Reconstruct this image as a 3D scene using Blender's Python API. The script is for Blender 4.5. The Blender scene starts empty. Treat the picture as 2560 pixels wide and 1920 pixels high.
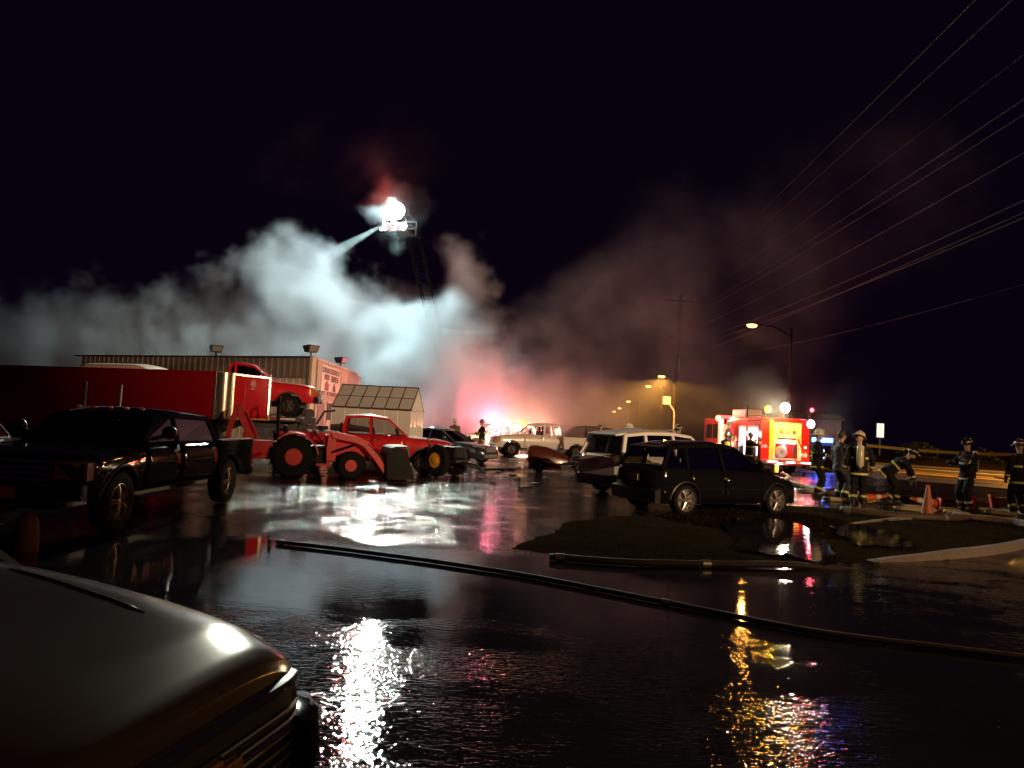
import bpy, bmesh, math, random
from mathutils import Vector, Matrix, noise as mnoise
from math import radians, sin, cos, pi, sqrt, atan2, tau
random.seed(7)
sc = bpy.context.scene

# ------------------------------------------------------------------ camera
cam_d = bpy.data.cameras.new('camera'); cam = bpy.data.objects.new('camera', cam_d)
sc.collection.objects.link(cam); sc.camera = cam
cam_d.sensor_width = 36; cam_d.lens = 36*1923/2560; cam_d.clip_start = 0.05; cam_d.clip_end = 3000
PITCH, ROLL = radians(2.98), radians(3.0)
cam.matrix_world = Matrix.Translation((0, 0, 1.75)) @ Matrix.Rotation(pi/2+PITCH, 4, 'X') @ Matrix.Rotation(ROLL, 4, 'Z')

# ------------------------------------------------------------------ night sky
world = bpy.data.worlds.new('World'); sc.world = world; world.use_nodes = True
bg = world.node_tree.nodes['Background']
bg.inputs['Color'].default_value = (0.55, 0.14, 1.0, 1); bg.inputs['Strength'].default_value = 0.0040
sc.view_settings.view_transform = 'Standard'; sc.view_settings.look = 'None'
sc.view_settings.exposure = 0; sc.view_settings.gamma = 1; sc.view_settings.use_curve_mapping = False
cy = sc.cycles
cy.use_denoising = True; cy.use_adaptive_sampling = True; cy.adaptive_threshold = .02
cy.max_bounces = 6; cy.diffuse_bounces = 2; cy.glossy_bounces = 3; cy.transmission_bounces = 4
cy.transparent_max_bounces = 12; cy.volume_bounces = 1
cy.volume_step_rate = 2.4; cy.volume_max_steps = 220
cy.sample_clamp_indirect = 4; cy.sample_clamp_direct = 0
cy.caustics_reflective = False; cy.caustics_refractive = False
try: cy.use_light_tree = True
except Exception: pass

COL = sc.collection
# lamp powers (W)
STREET_W = (420, 3000, 1800)
RED_W = 6000
AERIAL_W = 21000
ENGINE_W = 3000
FILL_W = 140000
# ------------------------------------------------------------------ helpers
def tag(o, label=None, cat=None, group=None, kind=None):
    if label: o['label'] = label
    if cat: o['category'] = cat
    if group: o['group'] = group
    if kind: o['kind'] = kind
    return o
def empty(name, loc=(0, 0, 0), rz=0.0, parent=None):
    o = bpy.data.objects.new(name, None); COL.objects.link(o)
    o.location = loc; o.rotation_euler = (0, 0, rz); o.empty_display_size = .2
    if parent: o.parent = parent
    return o
def thing(name, label, cat, loc=(0, 0, 0), rz=0.0, group=None):
    return tag(empty(name, loc, rz), label, cat, group)
MATS = {}
def mat(name, col=(.5, .5, .5), rough=.5, metal=0.0, spec=.5, vary=.12, vscale=3.0, bump=0.0, bscale=40.0,
        coat=0.0, emit=None, estr=0.0, alpha=1.0, trans=0.0, rvary=.08):
    """procedural Principled material: noise-broken colour and roughness, fine bump"""
    if name in MATS: return MATS[name]
    m = bpy.data.materials.new(name); m.use_nodes = True; nt = m.node_tree; b = nt.nodes['Principled BSDF']
    b.inputs['Metallic'].default_value = metal; b.inputs['Specular IOR Level'].default_value = spec
    b.inputs['Coat Weight'].default_value = coat; b.inputs['Coat Roughness'].default_value = .06
    b.inputs['Alpha'].default_value = alpha; b.inputs['Transmission Weight'].default_value = trans
    tc = nt.nodes.new('ShaderNodeTexCoord')
    nz = nt.nodes.new('ShaderNodeTexNoise'); nz.inputs['Scale'].default_value = vscale; nz.inputs['Detail'].default_value = 5
    nt.links.new(tc.outputs['Object'], nz.inputs['Vector'])
    cr = nt.nodes.new('ShaderNodeMix'); cr.data_type = 'RGBA'
    nt.links.new(nz.outputs['Fac'], cr.inputs['Factor'])
    cr.inputs['A'].default_value = tuple(max(0, c*(1-vary)) for c in col)+(1,)
    cr.inputs['B'].default_value = tuple(min(1, c*(1+vary)) for c in col)+(1,)
    nt.links.new(cr.outputs['Result'], b.inputs['Base Color'])
    mr = nt.nodes.new('ShaderNodeMapRange'); mr.inputs['To Min'].default_value = max(.02, rough-rvary); mr.inputs['To Max'].default_value = min(1, rough+rvary)
    nt.links.new(nz.outputs['Fac'], mr.inputs['Value']); nt.links.new(mr.outputs['Result'], b.inputs['Roughness'])
    if bump:
        n2 = nt.nodes.new('ShaderNodeTexNoise'); n2.inputs['Scale'].default_value = bscale; n2.inputs['Detail'].default_value = 4
        nt.links.new(tc.outputs['Object'], n2.inputs['Vector'])
        bp = nt.nodes.new('ShaderNodeBump'); bp.inputs['Strength'].default_value = bump; bp.inputs['Distance'].default_value = .02
        nt.links.new(n2.outputs['Fac'], bp.inputs['Height']); nt.links.new(bp.outputs['Normal'], b.inputs['Normal'])
    if emit:
        b.inputs['Emission Color'].default_value = tuple(emit)+(1,); b.inputs['Emission Strength'].default_value = estr
    MATS[name] = m; return m
def lamp_mat(name, col, strength):
    return mat(name, col=tuple(min(.9, c) for c in col), rough=.3, emit=col, estr=strength, vary=.02)

class MB:
    """collects shapes, builds ONE mesh object"""
    def __init__(s): s.v = []; s.f = []
    def add(s, vs, fs):
        n = len(s.v); s.v += [tuple(p) for p in vs]; s.f += [tuple(i+n for i in f) for f in fs]; return s
    def box(s, c, d, rz=0, rx=0, ry=0):
        hx, hy, hz = d[0]/2, d[1]/2, d[2]/2
        R = Matrix.Rotation(rz, 3, 'Z') @ Matrix.Rotation(ry, 3, 'Y') @ Matrix.Rotation(rx, 3, 'X')
        vs = [R @ Vector((x, y, z))+Vector(c) for x in (-hx, hx) for y in (-hy, hy) for z in (-hz, hz)]
        return s.add(vs, [(0, 1, 3, 2), (4, 6, 7, 5), (0, 4, 5, 1), (2, 3, 7, 6), (0, 2, 6, 4), (1, 5, 7, 3)])
    def bx(s, x0, x1, y0, y1, z0, z1):
        return s.box(((x0+x1)/2, (y0+y1)/2, (z0+z1)/2), (abs(x1-x0), abs(y1-y0), abs(z1-z0)))
    def hexa(s, p):   # 8 points: bottom 4 (ccw), top 4
        return s.add(p, [(3, 2, 1, 0), (4, 5, 6, 7), (0, 1, 5, 4), (1, 2, 6, 5), (2, 3, 7, 6), (3, 0, 4, 7)])
    def rings(s, rings, cap=True, closed=True):
        n = len(rings[0]); vs = [p for r in rings for p in r]; fs = []
        for i in range(len(rings)-1):
            for j in range(n if closed else n-1):
                a, b = i*n+j, i*n+(j+1) % n; fs.append((a, b, b+n, a+n))
        if cap and closed:
            fs.append(tuple(range(n-1, -1, -1))); fs.append(tuple((len(rings)-1)*n+j for j in range(n)))
        return s.add(vs, fs)
    def tube(s, pts, r, n=8, cap=True, flat=1.0):
        pts = [Vector(p) for p in pts]; rs = r if isinstance(r, (list, tuple)) else [r]*len(pts); R = []
        up = Vector((0, 0, 1)); prev = None
        for i, p in enumerate(pts):
            t = (pts[min(i+1, len(pts)-1)]-pts[max(i-1, 0)]).normalized()
            if prev is None:
                u = t.cross(up if abs(t.z) < .9 else Vector((0, 1, 0))).normalized()
            else: u = (prev-t*prev.dot(t)).normalized()
            prev = u; w = u.cross(t)
            R.append([p+u*cos(k*tau/n)*rs[i]+w*sin(k*tau/n)*rs[i]*flat for k in range(n)])
        return s.rings(R, cap)
    def limb(s, pts, rad, n=10):  # rad: list of (rx, ry) ellipse radii, roughly vertical spine, rx along local x
        R = []
        for (p, (a, b)) in zip(pts, rad):
            R.append([Vector(p)+Vector((cos(k*tau/n)*a, sin(k*tau/n)*b, 0)) for k in range(n)])
        return s.rings(R)
    def cyl(s, p0, p1, r, n=16, r1=None): return s.tube([p0, p1], [r, r if r1 is None else r1], n)
    def lathe(s, prof, c=(0, 0, 0), axis='Z', n=20, M=None, cap=True):  # prof: (radius, height)
        R = []
        for (r, h) in prof:
            ring = []
            for k in range(n):
                a = k*tau/n
                q = {'Z': Vector((r*cos(a), r*sin(a), h)), 'Y': Vector((r*cos(a), h, -r*sin(a))), 'X': Vector((h, r*cos(a), r*sin(a)))}[axis]
                if M: q = M @ q
                ring.append(q+Vector(c))
            R.append(ring)
        return s.rings(R, cap)
    def ball(s, c, r, n=12, m=8, sq=(1, 1, 1)):
        prof = [(max(1e-4, r*sin(pi*i/m)), -r*cos(pi*i/m)) for i in range(m+1)]
        t = MB().lathe(prof, n=n); return s.add([(p[0]*sq[0]+c[0], p[1]*sq[1]+c[1], p[2]*sq[2]+c[2]) for p in t.v], t.f)
    def grid(s, fn, nu, nv):
        vs = [fn(i/nu, j/nv) for i in range(nu+1) for j in range(nv+1)]
        return s.add(vs, [(i*(nv+1)+j, (i+1)*(nv+1)+j, (i+1)*(nv+1)+j+1, i*(nv+1)+j+1) for i in range(nu) for j in range(nv)])
    def poly(s, pts): return s.add(pts, [tuple(range(len(pts)))])
    def prism(s, pts2, a0, a1, plane='XZ'):  # extrude a 2-D polygon
        f = {'XZ': lambda p, a: (p[0], a, p[1]), 'XY': lambda p, a: (p[0], p[1], a), 'YZ': lambda p, a: (a, p[0], p[1])}[plane]
        n = len(pts2); vs = [f(p, a0) for p in pts2]+[f(p, a1) for p in pts2]
        return s.add(vs, [tuple(range(n)), tuple(range(2*n-1, n-1, -1))]+[(i, (i+1) % n, n+(i+1) % n, n+i) for i in range(n)])
    def mesh(s, name, m, smooth=None, fix=True):
        me = bpy.data.meshes.new(name); me.from_pydata([tuple(p) for p in s.v], [], s.f)
        if fix:
            bm = bmesh.new(); bm.from_mesh(me); bmesh.ops.recalc_face_normals(bm, faces=bm.faces); bm.to_mesh(me); bm.free()
        if m: me.materials.append(m)
        if smooth is not None:
            me.shade_smooth()
            if smooth < 3: me.set_sharp_from_angle(angle=smooth)
        return me
    def build(s, name, m, parent=None, smooth=None, bevel=0, solid=0, loc=None, fix=True, seg=2):
        o = bpy.data.objects.new(name, s.mesh(name, m, smooth, fix)); COL.objects.link(o)
        if parent: o.parent = parent
        if loc: o.location = loc
        if solid:
            q = o.modifiers.new('t', 'SOLIDIFY'); q.thickness = solid; q.offset = 0
        if bevel:
            q = o.modifiers.new('b', 'BEVEL'); q.width = bevel; q.segments = seg; q.limit_method = 'ANGLE'; q.angle_limit = radians(40)
        return o
def copy_tree(o, parent=None):
    c = o.copy(); COL.objects.link(c); c.parent = parent
    for ch in list(o.children): copy_tree(ch, c)
    return c
def point_light(name, loc, col, watts, r=.1, parent=None, spot=None, aim=None, blend=.6):
    l = bpy.data.lights.new(name, 'SPOT' if spot else 'POINT'); l.color = col; l.energy = watts; l.shadow_soft_size = r
    o = bpy.data.objects.new(name, l); COL.objects.link(o); o.location = loc
    if spot:
        l.spot_size = spot; l.spot_blend = blend
        o.rotation_euler = Vector(aim).to_track_quat('-Z', 'Y').to_euler()
    if parent: o.parent = parent
    return o
def spline(pts, n=8):
    """Catmull-Rom through points"""
    P = [Vector(p) for p in pts]; out = []
    for i in range(len(P)-1):
        a = P[max(i-1, 0)]; b = P[i]; c = P[i+1]; d = P[min(i+2, len(P)-1)]
        for k in range(n):
            t = k/n; out.append(.5*((2*b)+(c-a)*t+(2*a-5*b+4*c-d)*t*t+(3*b-a-3*c+d)*t**3))
    out.append(P[-1]); return out
# ------------------------------------------------------------------ ground materials
def ground_mat():
    m = bpy.data.materials.new('wet_asphalt'); m.use_nodes = True; t = m.node_tree; nd = t.nodes; L = t.links; b = nd['Principled BSDF']
    tc = nd.new('ShaderNodeTexCoord'); P = tc.outputs['Object']
    def ma(op, a, b_=0.0, c=0.0, clamp=False):
        n = nd.new('ShaderNodeMath'); n.operation = op; n.use_clamp = clamp
        for s, x in zip(n.inputs, (a, b_, c)):
            if isinstance(x, (int, float)): s.default_value = x
            else: L.new(x, s)
        return n.outputs[0]
    def nz(scale, detail=3, sy=1.0, rot=0.0, dist=0.0, rough=.5):
        mp = nd.new('ShaderNodeMapping'); mp.inputs['Scale'].default_value = (1, sy, 1); mp.inputs['Rotation'].default_value = (0, 0, rot)
        L.new(P, mp.inputs['Vector']); n = nd.new('ShaderNodeTexNoise'); n.inputs['Scale'].default_value = scale
        n.inputs['Detail'].default_value = detail; n.inputs['Distortion'].default_value = dist; n.inputs['Roughness'].default_value = rough
        L.new(mp.outputs[0], n.inputs['Vector']); return n.outputs['Fac']
    def sm(x, lo, hi):
        n = nd.new('ShaderNodeMapRange'); n.interpolation_type = 'SMOOTHSTEP'; L.new(x, n.inputs['Value'])
        n.inputs['From Min'].default_value = lo; n.inputs['From Max'].default_value = hi; return n.outputs['Result']
    sx = nd.new('ShaderNodeSeparateXYZ'); L.new(P, sx.inputs[0]); X, Y = sx.outputs['X'], sx.outputs['Y']
    big = nz(.28, 4, dist=.6)                                   # where water stands
    band = ma('MULTIPLY', sm(Y, 5.6, 7.4), ma('SUBTRACT', 1.0, sm(Y, 10.2, 11.4)))   # the ponded strip across the lot
    band = ma('MULTIPLY', band, ma('SUBTRACT', 1.0, sm(X, 3.0, 7.0)))
    wet = ma('ADD', sm(big, .46, .60), ma('MULTIPLY', band, 1.0), clamp=True)
    wet = ma('MAXIMUM', wet, ma('SUBTRACT', 1.0, sm(Y, 10.4, 12.0)))
    film = sm(nz(.9, 5, dist=.8), .40, .52)                     # thin running film, breaks into islands
    # relief: stones, running ripples, slow swell
    c0 = lambda x, k: ma('MULTIPLY', ma('SUBTRACT', x, .5), k)
    stones = nz(70, 3, rough=.6); rip1 = nz(9.0, 2, sy=2.4, rot=.30, dist=1.0); rip2 = nz(21, 1, sy=2.0, rot=-.25, dist=.5); swell = nz(1.6, 2)
    gust = ma('MULTIPLY_ADD', sm(nz(.75, 3, sy=1.6, rot=.4, dist=.7), .38, .62), .85, .15)
    calm = ma('SUBTRACT', 1.0, ma('MULTIPLY', band, .92))
    h_wet = ma('ADD', ma('MULTIPLY', ma('ADD', c0(rip1, .0110), c0(rip2, .0042)), gust), c0(swell, .003)); h_wet = ma('MULTIPLY', h_wet, calm)
    h_dry = ma('ADD', c0(stones, .005), ma('ADD', ma('ADD', c0(nz(2.6, 3, sy=2.4, rot=.2, dist=.8), .024), c0(rip1, .021)), c0(rip2, .017)))
    mx = nd.new('ShaderNodeMix'); L.new(wet, mx.inputs['Factor']); L.new(h_dry, mx.inputs['A']); L.new(h_wet, mx.inputs['B'])
    bp = nd.new('ShaderNodeBump'); bp.inputs['Strength'].default_value = 1.0; bp.inputs['Distance'].default_value = 1.0
    L.new(mx.outputs[0], bp.inputs['Height']); L.new(bp.outputs[0], b.inputs['Normal'])
    r = nd.new('ShaderNodeMix'); L.new(ma('MAXIMUM', wet, ma('MULTIPLY', film, .8)), r.inputs['Factor']); r.inputs['A'].default_value = .15; r.inputs['B'].default_value = .03
    L.new(r.outputs[0], b.inputs['Roughness'])
    c = nd.new('ShaderNodeMix'); c.data_type = 'RGBA'; L.new(nz(1.4, 6, rough=.7), c.inputs['Factor'])
    c.inputs['A'].default_value = (.006, .0055, .006, 1); c.inputs['B'].default_value = (.018, .016, .0155, 1)
    L.new(c.outputs['Result'], b.inputs['Base Color']); b.inputs['IOR'].default_value = 1.33; b.inputs['Specular IOR Level'].default_value = .5
    return m
GM = ground_mat()
g = MB(); g.poly([(-700, -120, 0), (700, -120, 0), (700, 900, 0), (-700, 900, 0)])
tag(g.build('parking_lot_ground', GM), kind='structure')
VERGE_M = mat('soaked_verge_soil', (.020, .014, .008), rough=.9, spec=0, bump=.9, bscale=16, vary=.5, vscale=2.2)
GRASS_M = mat('trampled_grass', (.034, .028, .012), rough=.8, spec=0, vary=.45, vscale=6)
def verge(name, pts, z=.022):
    P = spline([p+(0,) for p in pts]+[pts[0]+(0,)], 14)[:-1]; P = [p+Vector((mnoise.noise(p*1.3), mnoise.noise(p*1.3+Vector((9, 2, 0))), 0))*.22+Vector((mnoise.noise(p*5), mnoise.noise(p*5+Vector((3, 8, 0))), 0))*.07 for p in P]; n = len(P); c = sum(P, Vector())/n; R = []
    for k, (s, h) in enumerate(((1, .003), (.985, z*.6), (.95, z), (.6, z*1.5), (.25, z*1.7), (.01, z*1.7))):
        R.append([c+(p-c)*s+Vector((0, 0, h+.018*mnoise.noise(p*s*.9)*(0 if k == 0 else 1))) for p in P])
    o = MB().rings(R, cap=False).build(name, VERGE_M, smooth=3.2); tag(o, kind='structure'); return P
VP = [(.15, 11.0), (.75, 12.8), (1.7, 15.0), (3.2, 16.3), (4.6, 19.0), (7.5, 20.2), (10.6, 19.4), (12.0, 18.3), (11.7, 17.0), (10.4, 15.2), (8.7, 13.5), (7.0, 12.2), (4.2, 10.9), (1.5, 10.5)]
VPs = verge('grass_verge', VP)
def in_poly(x, y, P):
    c = False; j = len(P)-1
    for i in range(len(P)):
        if (P[i].y > y) != (P[j].y > y) and x < (P[j].x-P[i].x)*(y-P[i].y)/(P[j].y-P[i].y)+P[i].x: c = not c
        j = i
    return c
kp = spline([p+(0,) for p in [(5.4, 11.45), (7.1, 12.3), (8.8, 13.55), (10.5, 15.2), (11.85, 17.0), (12.2, 18.3), (11.4, 19.0), (10.2, 18.6), (8.4, 17.3), (6.9, 15.95)]], 8); KR = []
for i, p in enumerate(kp):
    t = (kp[min(i+1, len(kp)-1)]-kp[max(i-1, 0)]).normalized(); n = Vector((-t.y, t.x, 0)); h = .13*min(1, .15+i/10, .15+(len(kp)-1-i)/25)+.008*mnoise.noise(p*2.5); b = mnoise.noise(p*1.7)*.012
    KR.append([p+n*(-.10), p+n*(-.10+b)+Vector((0, 0, h-.03)), p+n*-.07+Vector((0, 0, h)), p+n*.07+Vector((0, 0, h)), p+n*(.10-b)+Vector((0, 0, h-.03)), p+n*.10])
tag(MB().rings(KR).build('island_kerb', mat('old_concrete_kerb', (.16, .13, .11), rough=.8, bump=.5, bscale=30, vary=.4, vscale=5), smooth=.6), kind='structure')
PUD = mat('standing_water', (.006, .006, .006), rough=.04, bump=.12, bscale=5, rvary=.02)
for nm_, c_, a_, b_, seed in (('puddle', (4.75, 13.6), .85, 2.6, 2), ('puddle', (6.7, 14.2), .6, 1.6, 5)):
    pts = []
    for k in range(40):
        t = tau*k/40; w = 1+.35*mnoise.noise(Vector((cos(t)*2.2, sin(t)*2.2, seed)))+.25*mnoise.noise(Vector((cos(t)*6, sin(t)*6, seed))); pts.append((c_[0]+a_*w*cos(t)+.22*(b_*w*sin(t)), c_[1]+b_*w*sin(t), .066))
    tag(MB().poly(pts).build(nm_, PUD), kind='structure')
rg = random.Random(3); gb = MB(); k = 0
while k < 9000:
    x, y = rg.uniform(0, 13), rg.uniform(10, 21.2)
    if not in_poly(x, y, VPs) or mnoise.noise(Vector((x*.8, y*.8, 1))) < -.22: k += .3; continue
    a = rg.uniform(0, tau); h = rg.uniform(.03, .10); w = .006; l = rg.uniform(.02, .07); ca, sa = cos(a), sin(a); z0 = .015
    gb.add([(x-sa*w, y+ca*w, z0), (x+sa*w, y-ca*w, z0), (x+ca*l, y+sa*l, z0+h)], [(0, 1, 2)]); k += 1
tag(gb.build('verge_grass', GRASS_M, fix=False), 'short trampled grass on the soaked verge', 'grass', kind='stuff')

# ------------------------------------------------------------------ road with markings and painted-in light streaks
ROAD_M = mat('damp_road', (.085, .072, .060), rough=.36, bump=.35, bscale=50, vary=.3, vscale=.6, rvary=.16)
YEL_M = mat('yellow_paint_and_streak', (.62, .42, .05), rough=.55, vary=.25, vscale=6); WHT_M = mat('road_paint_white', (.66, .64, .58), rough=.5, vary=.2, vscale=6)
RD = Vector((.69, -.724, 0)).normalized(); RN = Vector((.724, .69, 0)); RC = Vector((26.5, 49.1, 0))
def strip(t0, t1, o0, o1, z): return [(RC+RD*t0+RN*o0+Vector((0, 0, z))), (RC+RD*t1+RN*o0+Vector((0, 0, z))), (RC+RD*t1+RN*o1+Vector((0, 0, z))), (RC+RD*t0+RN*o1+Vector((0, 0, z)))]
rd = MB().poly(strip(-34, 60, -12.5, 14, .004)).build('road', ROAD_M); tag(rd, kind='structure')
for (o0, m, t0, t1, lw) in ((-2.6, YEL_M, -16, 12, 1.9), (.9, YEL_M, -22, 50, .8), (-7.2, YEL_M, -4, 30, .35), (-10.6, WHT_M, -8, 50, .25), (8.2, WHT_M, -22, 50, 1.0)):  # wide yellow bands paint in lamp light reflected along the wet road
    tag(MB().poly(strip(t0, t1, o0, o0+lw, .008)).build('line_and_streak', m), kind='structure')
for k in range(5):  # hatching fills out the painted light streaks
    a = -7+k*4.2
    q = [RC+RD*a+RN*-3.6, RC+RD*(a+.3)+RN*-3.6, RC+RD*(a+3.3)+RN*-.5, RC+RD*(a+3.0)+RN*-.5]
    tag(MB().poly([p+Vector((0, 0, .0085)) for p in q]).build('streak_hatch', YEL_M), kind='structure')
KERB_M = mat('road_kerb_concrete', (.20, .18, .16), rough=.7, bump=.5, bscale=30)
kb = MB(); q = [RC+RD*t+RN*14.1 for t in range(-34, 61, 4)]; kb.rings([[p+Vector(d) for d in ((0, 0, 0), (0, 0, .13), (.25, .24, .13), (.25, .24, 0))] for p in q])
tag(kb.build('road_kerb', KERB_M), kind='structure')
bank = MB(); q = [RC+RD*t+RN*(15.5+2*mnoise.noise(Vector((t*.1, 0, 0)))) for t in range(-60, 90, 3)]
bank.rings([[p, p+RN*3+Vector((0, 0, .45+.2*mnoise.noise(p*.2))), p+RN*9+Vector((0, 0, .7+.3*mnoise.noise(p*.15))), p+RN*30+Vector((0, 0, .5))] for p in q], cap=False, closed=False)
tag(bank.build('far_bank', VERGE_M, smooth=3.2), kind='structure')

# ------------------------------------------------------------------ metal building on the left
STEEL_BROWN = mat('brown_steel_cladding', (.16, .12, .10), rough=.45, bump=.06, bscale=8, vary=.22, vscale=1.2)
STEEL_TAN = mat('tan_steel_cladding', (.47, .39, .31), rough=.5, bump=.05, bscale=8, vary=.12, vscale=1.0)
TRIM_TAN = mat('tan_trim', (.50, .42, .34), rough=.5)
DARK_METAL = mat('dark_metal', (.03, .03, .032), rough=.5, vary=.3); BLACK_PL = mat('black_plastic', (.012, .012, .013), rough=.45, vary=.3, vscale=12)
bl = thing('metal_building', 'long brown and tan metal clad building beneath the smoke', 'building', (-9.8, 38, 0), atan2(.475, -.88))
H = 4.55
fd = Vector((.50, -.865, 0))                                   # front face runs this way (local)
core = MB(); A = Vector((0, -.08, 0)); B_ = Vector((19, -.08, 0)); Cc = B_+fd*14; Dd = A+fd*14+Vector((.06, 0, 0)); A = A+Vector((.06, 0, 0))
core.hexa([A, B_, Cc, Dd]+[p+Vector((0, 0, H-.12)) for p in (A, B_, Cc, Dd)]); core.build('wall_core', STEEL_TAN, bl)
pm = MB().prism([(-.2, 0), (.2, 0), (.2, .02), (.215, .045), (.185, .045), (.17, .02), (-.17, .02), (-.185, .045), (-.215, .045), (-.2, .02)], 0, 1, 'XY').mesh('panel', STEEL_BROWN)
pm2 = pm.copy(); pm2.materials[0] = STEEL_TAN
def inst(name, me, parent, loc, scale=(1, 1, 1), rot=(0, 0, 0)):
    o = bpy.data.objects.new(name, me); COL.objects.link(o); o.parent = parent; o.location = loc; o.scale = scale; o.rotation_euler = rot; return o
for k in range(42): inst('fascia_panel', pm, bl, (.35+.44*k, .12, 3.5), (1, 1, 1.0))
for k in range(42): inst('wall_panel', pm2, bl, (.35+.44*k, -.07, 0), (1, 1, 3.5))
frz = atan2(fd.y, fd.x)
for k in range(28): inst('front_panel', pm2, bl, fd*(.6+.44*k)+Vector((-.03, -.02, 0)), (1, 1, H-.15), (0, 0, frz+pi))
MB().bx(-.03, 19.2, .07, .22, H-.06, H+.03).build('eave_trim', DARK_METAL, bl)
MB().bx(-.06, .12, -.06, .24, 0, H+.02).build('corner_trim', TRIM_TAN, bl)
q = MB(); nrm = Vector((-.865, -.5, 0)); up = Vector((0, 0, 1))
def front_box(t0, t1, z0, z1, d0, d1):
    a = fd*t0+nrm*d0; b_ = fd*t1+nrm*d0; c = fd*t1+nrm*d1; d = fd*t0+nrm*d1
    return MB().hexa([p+up*z0 for p in (a, b_, c, d)]+[p+up*z1 for p in (a, b_, c, d)])
front_box(.2, 12.4, H-.12, H, -.02, .10).build('parapet_trim', TRIM_TAN, bl)
SIGN_W = mat('sign_board_pale', (.66, .58, .48), rough=.5); SIGN_D = mat('sign_paint_dark', (.09, .055, .04), rough=.6); SIGN_R = mat('sign_paint_red', (.22, .05, .04), rough=.6)
sg = front_box(1.3, 6.0, 2.72, 4.28, .06, .11).build('sign_board', SIGN_W, bl)
def glyphs(t0, t1, z0, z1, n, seed):
    r = random.Random(seed); m = MB(); w = (t1-t0)/n
    for i in range(n):
        a = t0+i*w+.06*w; b_ = a+.8*w; st = .24*w
        for (s0, s1, y0, y1) in [(a, a+st, z0, z1)]+r.sample([(a, b_, z1-(z1-z0)*.2, z1), (a, b_, z0, z0+(z1-z0)*.2), (b_-st, b_, z0, z1), (a, b_, z0+(z1-z0)*.42, z0+(z1-z0)*.6)], 3):
            t = front_box(s0, s1, y0, y1, .112, .122); m.add(t.v, t.f)
    return m
glyphs(1.4, 5.9, 3.92, 4.2, 9, 1).build('sign_lettering', SIGN_D, sg)
glyphs(1.9, 3.2, 3.56, 3.84, 3, 2).build('sign_lettering', SIGN_D, sg); glyphs(3.6, 5.6, 3.52, 3.84, 5, 3).build('sign_lettering', SIGN_D, sg)
j = front_box(2.1, 3.1, 3.0, 3.38, .112, .12); t = front_box(2.35, 2.85, 3.38, 3.5, .112, .12); j.add(t.v, t.f); j.build('sign_pictogram', SIGN_R, sg)
j = MB()
for (a, b_, z0, z1) in ((4.15, 4.95, 3.0, 3.2), (4.25, 4.85, 3.2, 3.34), (4.42, 4.66, 3.34, 3.48)): t = front_box(a, b_, z0, z1, .112, .12); j.add(t.v, t.f)
j.build('sign_pictogram', SIGN_D, sg)
glyphs(1.4, 2.3, 2.74, 2.95, 3, 4).build('sign_lettering', SIGN_D, sg); glyphs(2.6, 5.7, 2.74, 2.96, 8, 5).build('sign_lettering', SIGN_D, sg)
d_ = front_box(.9, 2.4, .02, 2.35, .05, .10).build('door', mat('faded_door', (.16, .11, .09), rough=.6), bl)
front_box(2.15, 2.25, 1.0, 1.1, .10, .16).build('door_handle', DARK_METAL, d_)
w_ = front_box(3.2, 4.4, 1.45, 2.35, .05, .09).build('window', mat('dim_glass', (.09, .07, .06), rough=.15), bl)
front_box(3.1, 4.5, 2.36, 2.46, .05, .12).build('window_head', TRIM_TAN, w_); front_box(3.1, 4.5, 1.34, 1.44, .05, .14).build('window_sill', TRIM_TAN, w_)
def roof_flood(loc, rz, label):
    t = thing('roof_floodlight', label, 'floodlight', loc, rz, 'unlit floodlights on the building roof')
    MB().cyl((0, 0, 0), (0, 0, .22), .05, 8).build('bracket', DARK_METAL, t)
    MB().hexa([(-.2, -.26, .2), (.18, -.26, .2), (.18, .26, .2), (-.2, .26, .2), (-.3, -.34, .52), (.30, -.34, .58), (.30, .34, .58), (-.3, .34, .52)]).build('housing', DARK_METAL, t, bevel=.02)
    MB().box((.25, 0, .385), (.02, .5, .28), ry=radians(18)).build('lens', mat('dull_lens', (.2, .19, .18), rough=.3), t)
ca, sa = -.88, .475
def bw(x, y): a = atan2(.475, -.88); return (-9.8+x*cos(a)-y*sin(a), 38+x*sin(a)+y*cos(a))
for (x, y, r, lb) in ((.25, .05, -40, 'boxy unlit floodlight on the corner of the building roof'), (7.0, .05, -60, 'boxy unlit floodlight halfway along the brown roof edge')):
    p = bw(x, y); roof_flood((p[0], p[1], H+.02), radians(r), lb)
p = bw(*(fd*6.6).xy); roof_flood((p[0], p[1], H), radians(-20), 'floodlight on the front roof edge half lost in smoke')

# ------------------------------------------------------------------ greenhouse
GHF = mat('greenhouse_dark_bar', (.06, .05, .045), rough=.5); GHW = mat('greenhouse_white_bar', (.72, .70, .68), rough=.4)
pc = bpy.data.materials.new('twinwall_polycarbonate'); pc.use_nodes = True; t_ = pc.node_tree; t_.nodes.remove(t_.nodes['Principled BSDF'])
df = t_.nodes.new('ShaderNodeBsdfDiffuse'); tl = t_.nodes.new('ShaderNodeBsdfTranslucent'); gs = t_.nodes.new('ShaderNodeBsdfGlossy'); gs.inputs['Roughness'].default_value = .2
wv = t_.nodes.new('ShaderNodeTexNoise'); wv.inputs['Scale'].default_value = 2.5; rp = t_.nodes.new('ShaderNodeMapRange'); rp.inputs['To Min'].default_value = .66; rp.inputs['To Max'].default_value = .84
t_.links.new(wv.outputs['Fac'], rp.inputs['Value'])
for n_ in (df, tl): t_.links.new(rp.outputs['Result'], n_.inputs['Color'])
m1 = t_.nodes.new('ShaderNodeMixShader'); m1.inputs[0].default_value = .4; t_.links.new(df.outputs[0], m1.inputs[1]); t_.links.new(tl.outputs[0], m1.inputs[2])
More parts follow.
